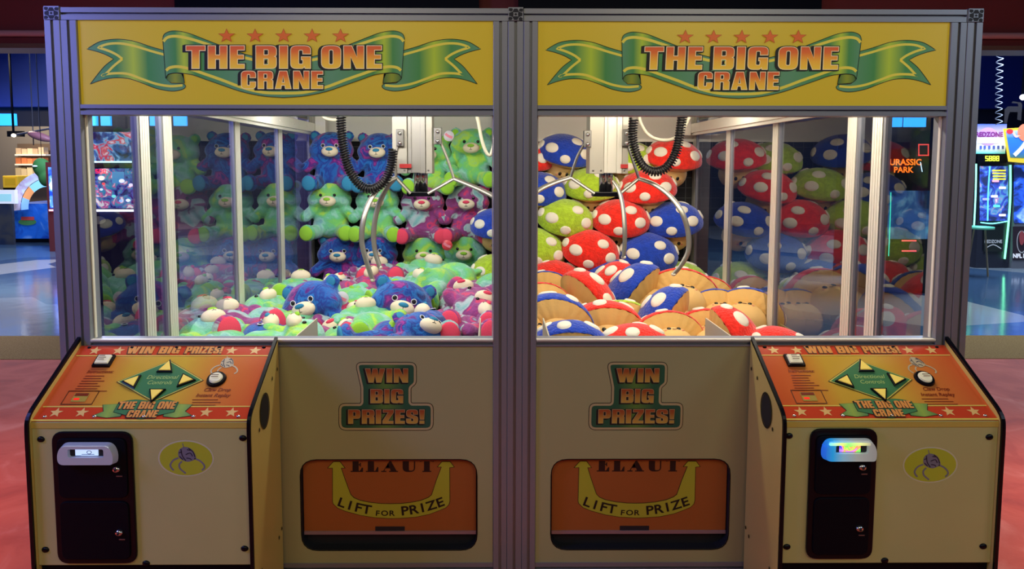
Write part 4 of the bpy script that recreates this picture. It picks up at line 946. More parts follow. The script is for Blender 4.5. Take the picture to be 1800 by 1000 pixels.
# ---- round paper badges hanging on three bears
for (u, v, lab) in ((789, 239, 'pink and white paper badge by the ear of the top right green bear'), (786, 431, 'round red paper badge between the two bottom right green bears'), (601, 524, 'round pale paper badge on the ear of the big left blue face')):
    Yb = 3.05 if v < 500 else 1.60
    p = PY(u, v, Yb); t = thing('paper_badge', lab, 'badge', tuple(p), 'badges on the teddy bears')
    MB().lathe([(0, -.004), (.045, -.003), (.047, 0), (.045, .003), (0, .004)], p, 'y', 24).build('disc', mat('badge_pink', (.72, .12, .2) if v == 431 else (.62, .60, .66), .4) if v != 431 else mat('badge_red', (.65, .05, .07), .35), t)
    m_ = MB(); flat(m_, [strip(spl([(-.03, .02), (-.005, 0), (.03, -.015)], 4), .022)], lambda a, b, k: (p.x+a, p.y-.0048, p.z+b), 0); m_.build('badge_print', mat('badge_print_pink', (.75, .2, .28), .4), t)

# ---------------------------------------------------------------- mushrooms
CAPA, CAPB, CAPH, CAPZ = .238, .20, .170, .175
def cap_pt(th, ph, o=0):
    r = math.sin(th); bulge = 1.0
    z = CAPZ+(CAPH+o)*math.cos(th) if th < PI/2 else CAPZ+(.055+o)*math.cos(th)
    return Vector(((CAPA+o)*r*math.cos(ph), (CAPB+o)*r*math.sin(ph), z))
def make_mush(kind):
    furc = {'mred': (.86, .025, .012), 'mblue': (.012, .055, .46), 'mgreen': (.42, .62, .03)}[kind]
    fur = noise_mat(kind+'_shag', [(.3, tuple(c*.82 for c in furc)), (.7, tuple(min(1, c*1.1) for c in furc))], 26, bump=.9, bscale=70, sheen=.35, detail=3)
    t = thing('mushroom_plush', '', 'mushroom toy', (0, 0, 0))
    vs = []; seg = 40; rg = 16
    for i in range(rg+1):
        th = (PI/2+.22)*i/rg
        for k in range(seg):
            ph = 2*PI*k/seg; p = cap_pt(th, ph); n_ = noise.noise(p*9+Vector((3, 1, 7)))*.010; vs.append(p*(1+n_))
    fs = [(i*seg+k, (i+1)*seg+k, (i+1)*seg+(k+1) % seg, i*seg+(k+1) % seg) for i in range(rg) for k in range(seg)]
    MB().add(vs, fs, True).build('cap', fur, t)
    # gathered beige underside
    BEI = mat('beige_fleece', (.70, .42, .13), .9, bump=.25, bscale=40); vs = []
    for i in range(7):
        q = i/6; rr = 1-.72*q
        for k in range(seg*2):
            ph = PI*k/seg; ripple = 1+.006*math.cos(ph*22)*(1-q)
            vs.append(((CAPA-.006)*rr*math.cos(ph)*ripple, (CAPB-.006)*rr*math.sin(ph)*ripple, CAPZ-.012-.055*math.sin(PI*min(q*1.3, 1)*.5)+.004*math.cos(ph*22)*(1-q)))
    n2 = seg*2; fs = [(i*n2+k, i*n2+(k+1) % n2, (i+1)*n2+(k+1) % n2, (i+1)*n2+k) for i in range(6) for k in range(n2)]
    MB().add(vs, fs, True).build('cap_underside', BEI, t)
    st = MB().ell((0, 0, .055), (.138, .125, .125), None, 24, 14).build('stem', mat('beige_stem', (.74, .47, .17), .85, bump=.15, bscale=60), t)
    for s in (-1, 1):
        MB().ell((s*.030, -.121, .058), (.014, .008, .017), None, 10, 8).build('eye', EYE, st)
        MB().ell((s*.052, -.114, .044), (.011, .004, .007), None, 8, 6).build('cheek', mat('pink_cheek', (.75, .28, .16), .8), st)
    MB().tube(spl([(-.014, -.1265, .038), (0, -.128, .030), (.014, -.1265, .038)], 4), .0024, 5).build('smile', mat('brown_thread', (.15, .05, .02), .6), st)
    for th, ph, r in ((.38, -.85, .048), (.98, -2.45, .052), (1.02, -.85, .050), (1.30, -1.75, .040), (.9, 1.0, .048), (.9, 2.35, .048), (1.2, .08, .044), (1.15, -3.12, .040)):
        c = cap_pt(th, ph); mb = MB(); e1 = (cap_pt(th+.05, ph)-c).normalized(); e2 = (cap_pt(max(th, .3), ph+.05)-cap_pt(max(th, .3), ph)).normalized(); vs = [tuple(cap_pt(th, ph, .009))]
        nr = (c-Vector((0, 0, CAPZ*.4))).normalized(); N_ = 20
        for ri, hh in ((.6, .008), (.92, .005), (1.0, -.004)):
            for k in range(N_):
                a = 2*PI*k/N_; p = c+e1*math.cos(a)*r*ri*.9+e2*math.sin(a)*r*ri*1.1
                d = Vector((p.x/CAPA, p.y/CAPB, max(p.z-CAPZ, -.02)/CAPH)); d.normalize(); pp = Vector((d.x*CAPA, d.y*CAPB, d.z*CAPH+CAPZ)); vs.append(tuple(pp+nr*(hh+.002)))
        fs = [(0, 1+k, 1+(k+1) % N_) for k in range(N_)]+[(1+j*N_+k, 1+(j+1)*N_+k, 1+(j+1)*N_+(k+1) % N_, 1+j*N_+(k+1) % N_) for j in range(2) for k in range(N_)]
        mb.add(vs, fs, True).build('cap_spot', mat('cream_spot_fleece', (.82, .77, .64), .85, bump=.2, bscale=90), t)
    return t
CAPC = Vector((0, -.02, CAPZ+.08))
MN = {'mred': 'red white-spotted mushroom toy', 'mblue': 'blue white-spotted mushroom toy', 'mgreen': 'green white-spotted mushroom toy'}
def mush(kind, u, v, Y, rot, tail, group='mushroom toys stacked on the back wall', anchor=CAPC, scale=1.0):
    return place(kind, make_mush, anchor, PY(u, v, Y), rot, MN[kind]+' '+tail, group, 'mushroom toy', scale)
for k, u, v, Y, r, t in [
    ('mred', 925, 268, 3.25, (22, 6, 0), 'cut off at the left window edge in the top row'), ('mblue', 997, 259, 3.22, (26, 8, 10), 'in the top row left of the crane column'),
    ('mgreen', 1108, 272, 3.28, (24, 0, 0), 'in the top row behind the coiled cable'), ('mred', 1187, 266, 3.18, (20, 4, 4), 'in the top row beside the corner post'),
    ('mblue', 950, 326, 3.10, (26, 4, 12), 'in the second row at the left window edge'), ('mgreen', 1040, 318, 3.14, (24, 0, 0), 'in the second row behind the crane column'), ('mred', 1138, 322, 3.08, (24, -4, -6), 'in the second row under the coiled cable loop'),
    ('mgreen', 998, 377, 2.98, (32, 6, 10), 'in the third row below the claw, left'), ('mred', 1093, 378, 2.98, (32, 2, 0), 'in the third row behind the middle claw arm'), ('mblue', 1184, 380, 3.02, (26, -4, -6), 'in the third row behind the right claw arm'),
    ('mgreen', 950, 430, 2.86, (34, 12, 14), 'in the fourth row at the left window edge'), ('mred', 1042, 434, 2.84, (36, 10, 6), 'in the fourth row, middle'), ('mblue', 1143, 438, 2.88, (34, 4, 0), 'in the fourth row beside the claw tips'),
    ('mred', 985, 490, 2.68, (36, 16, 12), 'in the fifth row above the beige pile'), ('mblue', 1078, 486, 2.72, (34, 4, 0), 'in the fifth row, middle'), ('mgreen', 1196, 490, 2.92, (34, 0, -6), 'in the fifth row beneath the right claw tip')]:
    mush(k, u, v, Y+.17, r, t, scale=1.14)
GM = 'mushroom toys lying in the pile of the right machine'
UND = Vector((0, 0, .12)); ST = Vector((0, 0, .0))
mp = [
    ('mblue', 1110, 520, 2.25, (0, -58, -34), 'on its side in the pile beside the closed-eyed one', Vector((0, 0, .2)), 1.3),
    ('mred', 1200, 528, 2.15, (-84, 10, -12), 'on its back, beige stem toward the glass', Vector((0, 0, .15)), 1.22),
    ('mblue', 1165, 562, 1.65, (0, -62, -30), 'on its side in front of the beige stem', Vector((0, 0, .2)), 1.15),
    ('mred', 1035, 530, 2.05, (0, 58, 30), 'on its side, beige underside turned left', Vector((0, 0, .2)), 1.2),
    ('mred', 952, 555, 1.80, (-88, 0, 14), 'tipped over at the left window edge', Vector((0, 0, .12)), 1.15),
    ('mred', 1062, 578, 1.45, (-62, 0, 0), 'in the pile with a flared beige underside', Vector((0, 0, .2)), 1.1),
    ('mblue', 980, 582, 1.25, (-60, 34, 20), 'tipped back toward the left front', Vector((0, 0, .14)), 1.1),
    ('mblue', 1000, 610, .95, (-50, 0, 0), 'lowest in the left front of the pile', Vector((0, 0, .2)), 1.0),
    ('mred', 1110, 608, 1.0, (-40, 0, 6), 'low at the front sill in the centre', Vector((0, 0, .22)), 1.0),
    ('mred', 1292, 598, 1.25, (6, 62, 6), 'lying face out with its stem toward the chute', Vector((0, 0, .2)), 1.05),
    ('mred', 1378, 606, 1.10, (10, 16, 10), 'low by the right side glass at the front', Vector((0, 0, .24)), .95),
    ('mred', 1245, 600, 1.45, (-85, 0, 0), 'buried behind the chute wall', Vector((0, 0, .1)), 1.0),
    ('mblue', 1262, 560, 2.0, (-88, 0, 0), 'wedged under the right side glass', Vector((0, 0, .1)), 1.05),
    ('mblue', 1312, 560, 1.95, (-86, 0, -30), 'beige stem out by the right side glass', Vector((0, 0, .12)), 1.1),
    ('mred', 1240, 530, 2.6, (-86, 0, -20), 'at the foot of the corner post', Vector((0, 0, .1)), 1.0),
    ('mgreen', 1100, 572, 1.75, (-80, 20, 0), 'almost hidden beneath the blue cap', Vector((0, 0, .2)), .95),
    ('mred', 1070, 502, 2.55, (0, -50, -20), 'peeping out behind the large blue cap', Vector((0, 0, .2)), 1.05),
    ('mgreen', 1150, 530, 2.6, (-80, 0, 0), 'buried behind the beige stem', Vector((0, 0, .1)), 1.0),
    ('mblue', 960, 522, 2.5, (-86, 0, 0), 'buried under the tipped red one', Vector((0, 0, .1)), 1.0),
    ('mred', 1180, 606, 1.25, (-85, 0, 0), 'beneath the chute wall at the front', Vector((0, 0, .1)), 1.0),
    ('mblue', 935, 600, 1.15, (-85, 0, 20), 'against the centre frame at the front', Vector((0, 0, .1)), 1.0),
]
for k, u, v, Y, r, t, an, sc in mp: mush(k, u, v, Y, r, t, GM, an, sc)
mush('mblue', 872, 388, 3.15, (24, 0, 0), 'among the teddy bears, upper one at the right edge', 'mushroom toys in the left machine')
mush('mgreen', 874, 470, 2.9, (24, 0, 0), 'among the teddy bears, lower one at the right edge', 'mushroom toys in the left machine')

#================================================================ HALL BEYOND
def wbox(u0, v0, u1, v1, Y, dep):
    a = PY(u0, v1, Y); b = PY(u1, v0, Y); return (a.x, b.x, Y, Y+dep, a.z, b.z)
def back_left():
    Y = 14.3
    t = thing('arcade_cabinet', 'blue riverside arcade cabinet with a rainbow arch, left of the claw machines', 'arcade machine', (PY(52, 405, Y).x, Y+.6, FZ))
    a = wbox(14, 358, 88, 406, Y, 1.6); MB().box(a[0], a[1], Y, Y+1.6, FZ+.10, a[5]).build('base', noise_mat('blue_water_print', [(.3, (.005, .04, .30)), (.55, (.01, .10, .48)), (.75, (.10, .25, .62))], 1.6, rough=.4, em=.35, detail=3, dist=2.5, rnd=False), t)
    MB().box(a[0]+.05, a[1], Y+.02, Y+1.5, FZ, FZ+.10).build('plinth', BLACK, t)
    fq = lambda u, v, k: tuple(PY(u, -v, Y-.02-k*.01))
    for i, c in enumerate(((.25, .5, .9), (.85, .35, .12), (.3, .7, .85), (.25, .65, .80), (.35, .8, .12))):
        aa = [math.radians(186-26*i-k*26/4) for k in range(5)]
        lo = [(84+math.cos(q)*34, -(364)+math.sin(q)*36) for q in aa]+[(84+math.cos(q)*47, -364+math.sin(q)*50) for q in aa[::-1]]
        mb = MB(); mb.prism(lo, 0, 30, fq); mb.build('arch_segment', mat('arch_%s' % 'abcde'[i], c, .4, em=.5), t)
    aa = [math.radians(186-i*10) for i in range(13)]
    lo = [(84+math.cos(q)*48, -364+math.sin(q)*51) for q in aa]+[(84+math.cos(q)*66, -364+math.sin(q)*64) for q in aa[::-1]]
    mb = MB(); mb.prism(lo, 0, 28, fq); mb.build('arch_panel', noise_mat('pale_collage', [(.35, (.12, .10, .16)), (.5, (.5, .45, .6)), (.6, (.6, .7, .8))], 2.5, rough=.4, em=.35, rnd=False, detail=3), t)
    m_ = MB(); flat(m_, [ellp(48, -390, 16, 6, 16)], fq, 1); m_.build('game_logo', mat('logo_green', (.05, .18, .06), .5, em=.2), t)
    m_ = MB(); flat(m_, [rect(37, -387, 60, -381, 1)], fq, 2); m_.build('game_logo_word', mat('logo_red', (.45, .05, .05), .5, em=.2), t)
    c = wbox(-20, 334, 25, 358, Y-.5, .12); t2 = thing('service_counter', 'white glowing counter display at the far left edge', 'counter', ((c[0]+c[1])/2, Y, FZ))
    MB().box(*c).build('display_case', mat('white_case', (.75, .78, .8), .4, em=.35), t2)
    m_ = MB(); flat(m_, [rect(-15, -354, 20, -341)], lambda u, v, k: tuple(PY(u, -v, Y-.505)), 0); m_.build('case_screen', mat('case_screen', (.3, .6, .62), .3, em=.5), t2)
    MB().box(c[0], c[1]-.1, Y-.48, Y-.4, FZ, c[4]).build('counter_body', noise_mat('dark_counter', [(.3, (.01, .02, .05)), (.7, (.05, .05, .05))], 3, rough=.5, rnd=False), t2)
    Yw = 17.6
    w_ = wbox(-60, 222, 84, 420, Yw+.3, .2); struct('wall_shop', MB().box(w_[0], w_[1], Yw+.35, Yw+.5, FZ, w_[5]), mat('taupe_wall', (.16, .145, .13), .7))
    s = wbox(20, 252, 80, 332, Yw-.1, .4); t3 = thing('merchandise_shelf', 'brown shelving unit of packaged goods behind the blue cabinet', 'shelf', ((s[0]+s[1])/2, Yw, FZ))
    MB().box(s[0], s[1], Yw+.25, Yw+.33, FZ, s[5]).build('back_board', mat('shelf_brown', (.10, .07, .05), .6), t3)
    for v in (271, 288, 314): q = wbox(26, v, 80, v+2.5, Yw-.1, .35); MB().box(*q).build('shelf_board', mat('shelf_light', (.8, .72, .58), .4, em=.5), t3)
    n = 0
    for v, h, c in ((271, 13, (.62, .45, .28)), (288, 13, (.60, .18, .06)), (314, 22, (.62, .48, .26))):
        for i in range(5):
            u = 28+i*10+random.uniform(-.5, .5); hh = h*random.uniform(.7, 1)
            q = wbox(u, v-hh, u+8.5, v-.1, Yw-.05, .22); rowname = {271: 'top', 288: 'middle', 314: 'bottom'}[v]
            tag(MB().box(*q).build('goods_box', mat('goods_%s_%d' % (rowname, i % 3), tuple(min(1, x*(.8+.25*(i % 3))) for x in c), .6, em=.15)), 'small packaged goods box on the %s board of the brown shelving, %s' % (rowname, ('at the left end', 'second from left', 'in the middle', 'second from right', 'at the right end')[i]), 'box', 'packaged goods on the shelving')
    q = wbox(5, 309, 31, 330, Y+1.2, .5); t4 = thing('monitor', 'small yellow boxy monitor above the white counter display', 'monitor', ((q[0]+q[1])/2, Y+1.4, q[4]))
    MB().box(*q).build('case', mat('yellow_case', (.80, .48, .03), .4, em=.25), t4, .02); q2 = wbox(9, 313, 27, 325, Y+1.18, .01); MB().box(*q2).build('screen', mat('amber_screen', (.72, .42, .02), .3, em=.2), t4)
    q3 = wbox(7, 331, 29, 358, Y+1.25, .4); MB().box(q3[0], q3[1], q3[2], q3[3], FZ, q[4]).build('stand', BLACK, t4)
    p = PY(74, 295, 13.0); MB().ell(p, (.17, .15, .30), Rm(0, -.35, 0)).ell(p+Vector((.02, 0, -.22)), (.22, .18, .2))
    t5 = thing('plush_toy', 'large dark green plush hanging beside the silver frame on the left', 'plush toy', tuple(p)); mb = MB().ell(p, (.20, .15, .24), Rm(0, -.35, 0)); mb.ell(p+Vector((.08, 0, -.22)), (.16, .14, .22)); mb.ell(p+Vector((-.10, -.02, .02)), (.10, .10, .10)); MB().tube([p, (p.x, p.y, 6.3)], .006, 4).build('hanging_cord', BLACK, t5); link('body', remesh(mb, .03, 4), mat('dark_green_plush', (.03, .16, .03), .8), t5)
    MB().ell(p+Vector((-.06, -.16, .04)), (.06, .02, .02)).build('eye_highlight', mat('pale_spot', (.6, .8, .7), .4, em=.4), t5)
    q = wbox(86, 285, 99, 412, 12.5, .5); t6 = thing('game_cabinet', 'slim dark red cabinet with blue lit front beside the left frame', 'arcade machine', ((q[0]+q[1])/2, 12.7, FZ))
    MB().box(q[0], q[1]+.3, 12.5, 13.2, FZ, q[5]).build('body', mat('maroon_body', (.10, .015, .015), .5), t6)
    q2 = wbox(88, 294, 100, 366, 12.48, .01); MB().box(*q2).build('lit_panel', noise_mat('blue_lit_panel', [(.4, (.01, .05, .6)), (.55, (.1, .3, 1.)), (.62, (.8, .85, 1.))], 5, em=.9, rnd=False), t6)
    q2 = wbox(86, 368, 100, 371, 12.46, .01); MB().box(*q2).build('light_strip', glow('pink_strip', (1, .35, .45), 2.0), t6)
    p = PY(24, 238, 15.5); t7 = thing('spotlight', 'small ceiling spotlight glowing above the shelving at far left', 'lamp', tuple(p)); MB().ell(p, (.06, .05, .045)).build('bulb', glow('warm_bulb', (1, .9, .7), 8), t7); MB().box(p.x-.02, p.x+.02, 15.48, 15.52, p.z+.06, 6.3).build('stem', BLACK, t7); MB().box(p.x-.22, p.x+.22, 15.56, 15.62, p.z-.03, p.z+.12).build('fitting', BLACK, t7)
    a, b = PY(57, 180, 14), PY(59, 255, 14); tag(MB().tube([(a.x, 14, 6.3), (b.x, 14, b.z)], .012, 6).build('hanging_rod', mat('grey_rod', (.05, .05, .06), .6, 0)), 'thin grey rod hanging from the ceiling at far left', 'rod')
    p = PY(70, 240, 13.8); t8 = thing('model_aircraft', 'small dark red and white model aircraft hanging at the left', 'model', tuple(p)); mb = MB(); mb.ell(p, (.30, .12, .10), Rm(0, .3, 0)); mb.build('hull', mat('model_grey', (.30, .12, .14), .5), t8); mb = MB(); mb.tube([p+Vector((-.55, 0, .05)), p+Vector((.4, 0, .22))], .025, 6); mb.tube([p+Vector((0, 0, .1)), p+Vector((0, 0, 6.3-p.z))], .006, 4); mb.build('rotor', mat('model_pale', (.04, .045, .07), .7), t8)
back_left()
def pinball_left():
    """lit game seen through the side glass of the left machine"""
    Y = 6.6
    u0, u1 = 146, 246
    a = wbox(u0, 286, u1, 420, Y, .7); t = thing('arcade_cabinet', 'brightly lit blue and red game seen through the left side glass, 500 on its display', 'arcade machine', ((a[0]+a[1])/2, Y+.4, FZ))
    MB().box(a[0], a[1], Y+.02, Y+.9, FZ, a[5]).build('body', mat('dark_game_body', (.03, .025, .08), .5), t)
    f = lambda u, v, k: tuple(PY(u, -v, Y-k*.002))
    n = MB(); flat(n, [rect(150, -366, 238, -296)], f, 1); n.build('playfield', noise_mat('playfield_lights', [(.36, (.02, .02, .16)), (.46, (.10, .10, .5)), (.55, (.05, .35, .6)), (.62, (.7, .1, .4)), (.68, (.9, .9, 1.))], 9, em=.8, rnd=False, detail=4, dist=1), t)
    m_ = MB(); seven(m_, '500', 168, -304.5, 5, 7, 1.5, 1.1, f, 3); m_.build('digits', glow('red_digits', (1, .02, .06), 2.5), t)
    m_ = MB(); flat(m_, [rect(197, -322, 218, -302, 2)], f, 3); m_.build('blue_screen', mat('game_screen', (.1, .35, .8), .3, em=.8), t)
    m_ = MB(); flat(m_, [rect(150, -372, 240, -368)], f, 3); m_.build('light_bar', glow('pale_bar', (.7, .75, 1), 2.2), t)
    m_ = MB(); flat(m_, [ellp(173, -387, 13, 7, 20)], f, 3); m_.build('emblem', mat('grey_emblem', (.25, .25, .24), .5, em=.1), t)
    for (x, y, r, c) in ((162, -333, 5, (1, .9, .9)), (178, -313, 6, (1, .9, .85)), (214, -318, 5, (.9, .9, 1)), (178, -333, 3, (.8, .9, 1)), (230, -325, 4, (.9, .8, 1)), (200, -345, 4, (.2, .8, .8)), (225, -352, 4, (.9, .95, 1)), (160, -322, 4, (1, .05, .1)), (182, -323, 3, (1, .05, .1)), (157, -345, 3, (.6, .7, 1)), (212, -353, 3, (.3, .5, 1))):
        m_ = MB(); flat(m_, [ellp(x, y, r, r*.7, 12)], f, 4); m_.build('bumper_light', glow('bump_%d_%d' % (x, -y), c, 1.4), t)
    s = wbox(u0-2, 288, u1+2, 294, Y-.1, .3); MB().box(*s).build('canopy_edge', mat('grey_edge', (.18, .16, .18), .5), t)
    # plain glowing backglass, generic shapes
    q = wbox(148, 232, 240, 284, Y, .2); MB().box(*q).build('backglass', noise_mat('backglass_colours', [(.34, (.03, .02, .10)), (.46, (.05, .12, .42)), (.55, (.25, .55, .85)), (.63, (.75, .05, .12)), (.72, (.9, .75, .85))], 3.2, em=.75, rnd=False, detail=3, dist=2.2), t)
    m_ = MB(); flat(m_, [rect(149, -286, 241, -283)], f, 3); m_.build('backglass_light', glow('cyan_white_bar', (.6, .9, 1), 1.8), t)
    MB().box(q[0]+.1, q[1]-.1, Y+.2, Y+.4, a[5]-.1, q[5]-.1).build('backbox', BLACK, t)
    Y = 8.2; q = wbox(262, 303, 284, 357, Y, .6); t = thing('neon_display', 'small green neon framed display behind the left side posts', 'display', ((q[0]+q[1])/2, Y, FZ)); MB().box(q[0], q[1], Y, Y+.5, FZ, q[5]).build('body', mat('dark_green_body', (.02, .07, .05), .5), t)
    MB().box(q[1]-.05, q[1], Y-.02, Y, q[4], q[5]).build('neon_strip', glow('green_neon', (.05, 1, .45), 2), t); MB().box(q[0], q[1]-.06, Y-.02, Y, q[4], q[5]).build('neon_panel', mat('teal_panel', (.05, .35, .25), .5, em=.4), t)
pinball_left()
def right_hall():
    Y = 10.0
    q = wbox(1716, 285, 1784, 456, Y, 1.2)
    t = thing('football_game', 'tall neon-lit football game cabinet at the right edge with 5888 display', 'arcade machine', ((q[0]+q[1])/2, Y+.5, FZ))
    f = lambda u, v, k: tuple(PY(u, -v, Y-k*.004))
    MB().box(q[0], q[1], Y+.01, Y+1.2, FZ, q[5]).build('body', mat('dark_cabinet', (.02, .02, .035), .4), t)
    n = MB(); flat(n, [rect(1722, -388, 1772, -292)], f, 1); n.build('lit_window', noise_mat('game_window_lights', [(.36, (.02, .03, .10)), (.5, (.04, .07, .45)), (.6, (.10, .3, .5)), (.68, (.5, .2, .5)), (.74, (.8, .8, .9))], 4.5, em=.7, rnd=False, detail=4, dist=1.5), t)
    for nm, pts, w_, c, s in (('neon_tube', [(1716, -288), (1715, -340), (1712, -400)], 3.5, (.25, 1., .65), 2.2), ('neon_tube', [(1776, -290), (1776, -340), (1773, -390), (1766, -455)], 4.5, (.20, 1., .45), 2.2), ('neon_tube', [(1740, -292), (1737, -340), (1736, -388)], 3, (.1, .6, 1.), 1.8), ('neon_tube', [(1724, -391), (1745, -393), (1770, -389)], 3, (.2, .9, .8), 1.6)):
        P = [Vector(f(u, v, 4)) for u, v in spl(pts, 5)]; MB().tube(P, w_*.004, 6).build(nm, glow('neon_%d_%d' % (pts[0][0], -pts[0][1]), c, s), t)
    m_ = MB(); 
    for i in range(4): flat(m_, [rect(1744+i*.5, -301-i*5, 1768, -298.5-i*5, 1)], f, 3)
    m_.build('yellow_lights', glow('yellow_lights', (.95, .8, .05), 1.0), t)
    for (x, y, c) in ((1750, -318, (1, .3, .4)), (1762, -330, (1, .8, .9)), (1733, -350, (.3, .3, 1)), (1752, -362, (.1, .9, .5)), (1762, -378, (.95, .95, 1)), (1748, -345, (1, .95, .9))):
        m_ = MB(); flat(m_, [rect(x-6, y-2, x+6, y+2, 1)], f, 4); m_.build('marker_light', glow('mk_%d_%d' % (x, -y), c, 1.3), t)
    m_ = MB(); flat(m_, [rect(1729, -442, 1763, -398, 1)], f, 3); m_.build('lower_panel', mat('lower_panel_black', (.015, .02, .02), .3), t)
    m_ = MB(); text(m_, 'REDZONE', 1746, -427, 8, f, 5, .85, .2); m_.build('lower_lettering', mat('silver_print', (.45, .47, .5), .4, em=.3), t)
    m_ = MB(); flat(m_, [strip(spl([(1733, -436), (1746, -430), (1760, -437)], 5), 1.6)], f, 5); m_.build('lower_mark', mat('silver_print', (0, 0, 0)), t)
    # display box and marquee
    b = wbox(1718, 271, 1770, 286, Y-.05, .5); MB().box(*b).build('display_box', BLACK, t)
    m_ = MB(); seven(m_, '5888', 1732, -283, 5.2, 9, 1.2, 1.3, lambda u, v, k: tuple(PY(u, -v, Y-.06)), 0); m_.build('digits', glow('yellow_digits', (.8, .95, .05), 2.2), t)
    b = wbox(1714, 218, 1770, 270, Y-.02, .25); MB().box(*b).build('marquee', ramp_mat('marquee_print', [(0, (.10, .55, .50)), (.18, (.75, .8, .85)), (.5, (.8, .78, .88)), (.75, (.45, .35, .75)), (1, (.06, .12, .55))], 2, em=.45), t)
    fm = lambda u, v, k: tuple(PY(u, -v, Y-.024-k*.003))
    m_ = MB(); flat(m_, [ellp(1737, -240, 18, 16, 28)], fm, 0); m_.build('marquee_ball', mat('ball_purple', (.55, .30, .62), .4, em=.4), t)
    m_ = MB(); flat(m_, [rect(1718, -252, 1756, -241, 2)], fm, 1); m_.build('marquee_plate', mat('pale_plate', (.85, .82, .9), .4, em=.5), t)
    m_ = MB(); text(m_, 'REDZONE', 1739, -240, 11.5, fm, 3, .92, .5); m_.build('marquee_lettering', mat('marquee_ink', (.25, .03, .22), .4), t)
    m_ = MB(); 
    for x in (1722, 1729, 1737, 1745, 1753, 1761): flat(MB(), [rect(x, -262, x+4, -256, 1)], fm, 2).build('marquee_small_mark', mat('blue_ink', (.10, .15, .55), .4), t)
    # second cabinet with NFL panel and poster
    q = wbox(1779, 285, 1840, 456, Y-.05, 1.3); t = thing('football_game', 'neighbouring football game with NFL panel and pale frame at the right edge', 'arcade machine', ((q[0]+q[1])/2, Y+.5, FZ))
    MB().box(q[0], q[1], Y-.05, Y+1.2, FZ, q[5]).build('body', mat('grey_cabinet', (.16, .16, .19), .4), t)
    f2 = lambda u, v, k: tuple(PY(u, -v, Y-.055-k*.004))
    m_ = MB(); flat(m_, [rect(1782, -392, 1830, -290)], f2, 1); m_.build('lit_window', noise_mat('blue_window_lights', [(.4, (.01, .02, .10)), (.55, (.03, .12, .8)), (.68, (.3, .5, .95))], 4, em=.8, rnd=False, detail=3), t)
    m_ = MB(); flat(m_, [rect(1780, -457, 1840, -398, 1)], f2, 1); m_.build('lower_panel', mat('nfl_panel', (.035, .02, .03), .4), t)
    m_ = MB(); flat(m_, [ellp(1796, -425, 9, 20, 24), ellp(1796, -425, 7.5, 18, 24)], f2, 3); m_.build('panel_ring', mat('panel_grey', (.4, .4, .42), .4, em=.2), t)
    m_ = MB(); text(m_, 'NFL PRO', 1780.5, -453, 10, f2, 4, .9, .5, 'LEFT'); m_.build('panel_lettering', mat('panel_white', (.8, .8, .85), .4, em=.5), t)
    m_ = MB(); flat(m_, [ellp(1796, -418, 4.5, 13, 16)], f2, 3); m_.build('panel_ball', mat('ball_maroon', (.30, .05, .06), .5, em=.2), t)
    # framed poster above
    t = thing('framed_poster', 'yellow-framed glowing poster of a football player above the right game', 'poster', tuple(PY(1790, 285, 9.8)))
    fp = lambda u, v, k: tuple(PY(u, -v, 9.80-k*.004))
    o_ = [(1763, -226), (1840, -222), (1840, -290), (1772, -284)]; i_ = [(1768, -230), (1840, -227), (1840, -279), (1776, -277)]
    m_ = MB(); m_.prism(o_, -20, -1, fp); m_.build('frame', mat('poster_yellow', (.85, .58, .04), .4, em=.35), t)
    m_ = MB(); flat(m_, [i_], fp, 0); m_.build('picture', ramp_mat('poster_sky', [(0, (.06, .16, .10)), (.3, (.03, .15, .55)), (.7, (.03, .18, .85)), (1, (.5, .6, .9))], 2, em=.6), t)
    for nm, l, c in (('player_torso', spl([(1790, -226), (1800, -218), (1806, -235), (1800, -248), (1790, -240)], 4, True), (.8, .22, .12)), ('player_ball', ellp(1775, -231, 6, 4.5, 16), (.7, .04, .05)), ('player_arm', strip(spl([(1781, -232), (1786, -240), (1794, -236)], 4), 4), (.75, .5, .4)), ('player_leg', strip(spl([(1806, -246), (1796, -260), (1783, -273)], 4), 7), (.75, .78, .85))):
        m_ = MB(); flat(m_, [l], fp, 2); m_.build(nm, mat(nm+'_ink', c, .4, em=.5), t)
    # round table, yellow things
    t = thing('pedestal_table', 'small round green-lit table in front of the neon football game', 'table', (PY(1722, 455, 9.0).x, 9.0, FZ)); p = PY(1722, 402, 9.0)
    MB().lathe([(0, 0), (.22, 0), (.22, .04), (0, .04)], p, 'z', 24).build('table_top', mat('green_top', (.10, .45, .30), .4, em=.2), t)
    for s in (-.14, .14): MB().tube([(p.x+s*.7, 9.0, p.z), (p.x+s*1.4, 9.0, FZ)], .016, 6).build('leg', mat('tan_leg', (.35, .28, .16), .5), t)
    # hanging coil and 3D letter
    P = [(PY(1757, 60, 9.2).x, 9.2, 6.3), (PY(1757, 120, 9.2).x, 9.2, PY(1757, 120, 9.2).z), (PY(1756, 219, 9.2).x, 9.2, PY(1756, 219, 9.2).z)]
    tag(MB().tube(coil(P, .05, 0, .11, 10), .009, 4).build('coiled_cable', mat('grey_cable', (.25, .26, .32), .4, .4)), 'long grey coiled cable hanging from the ceiling above the football game', 'cable')
    fl = lambda u, v, t_: tuple(PY(u, -v, 8.6+t_))
    l = [(1765, -216), (1766, -192), (1772, -187), (1790, -187), (1789, -182), (1778, -181), (1780, -178), (1795, -180), (1797, -184), (1795, -212), (1788, -210), (1789, -197), (1775, -197), (1773, -203), (1770, -217)]
    tag(MB().prism(l, 0, .25, fl).build('sign_letter', mat('sign_grey', (.06, .05, .06), .6)), 'dark grey three-dimensional sign letter above the poster', 'letter')
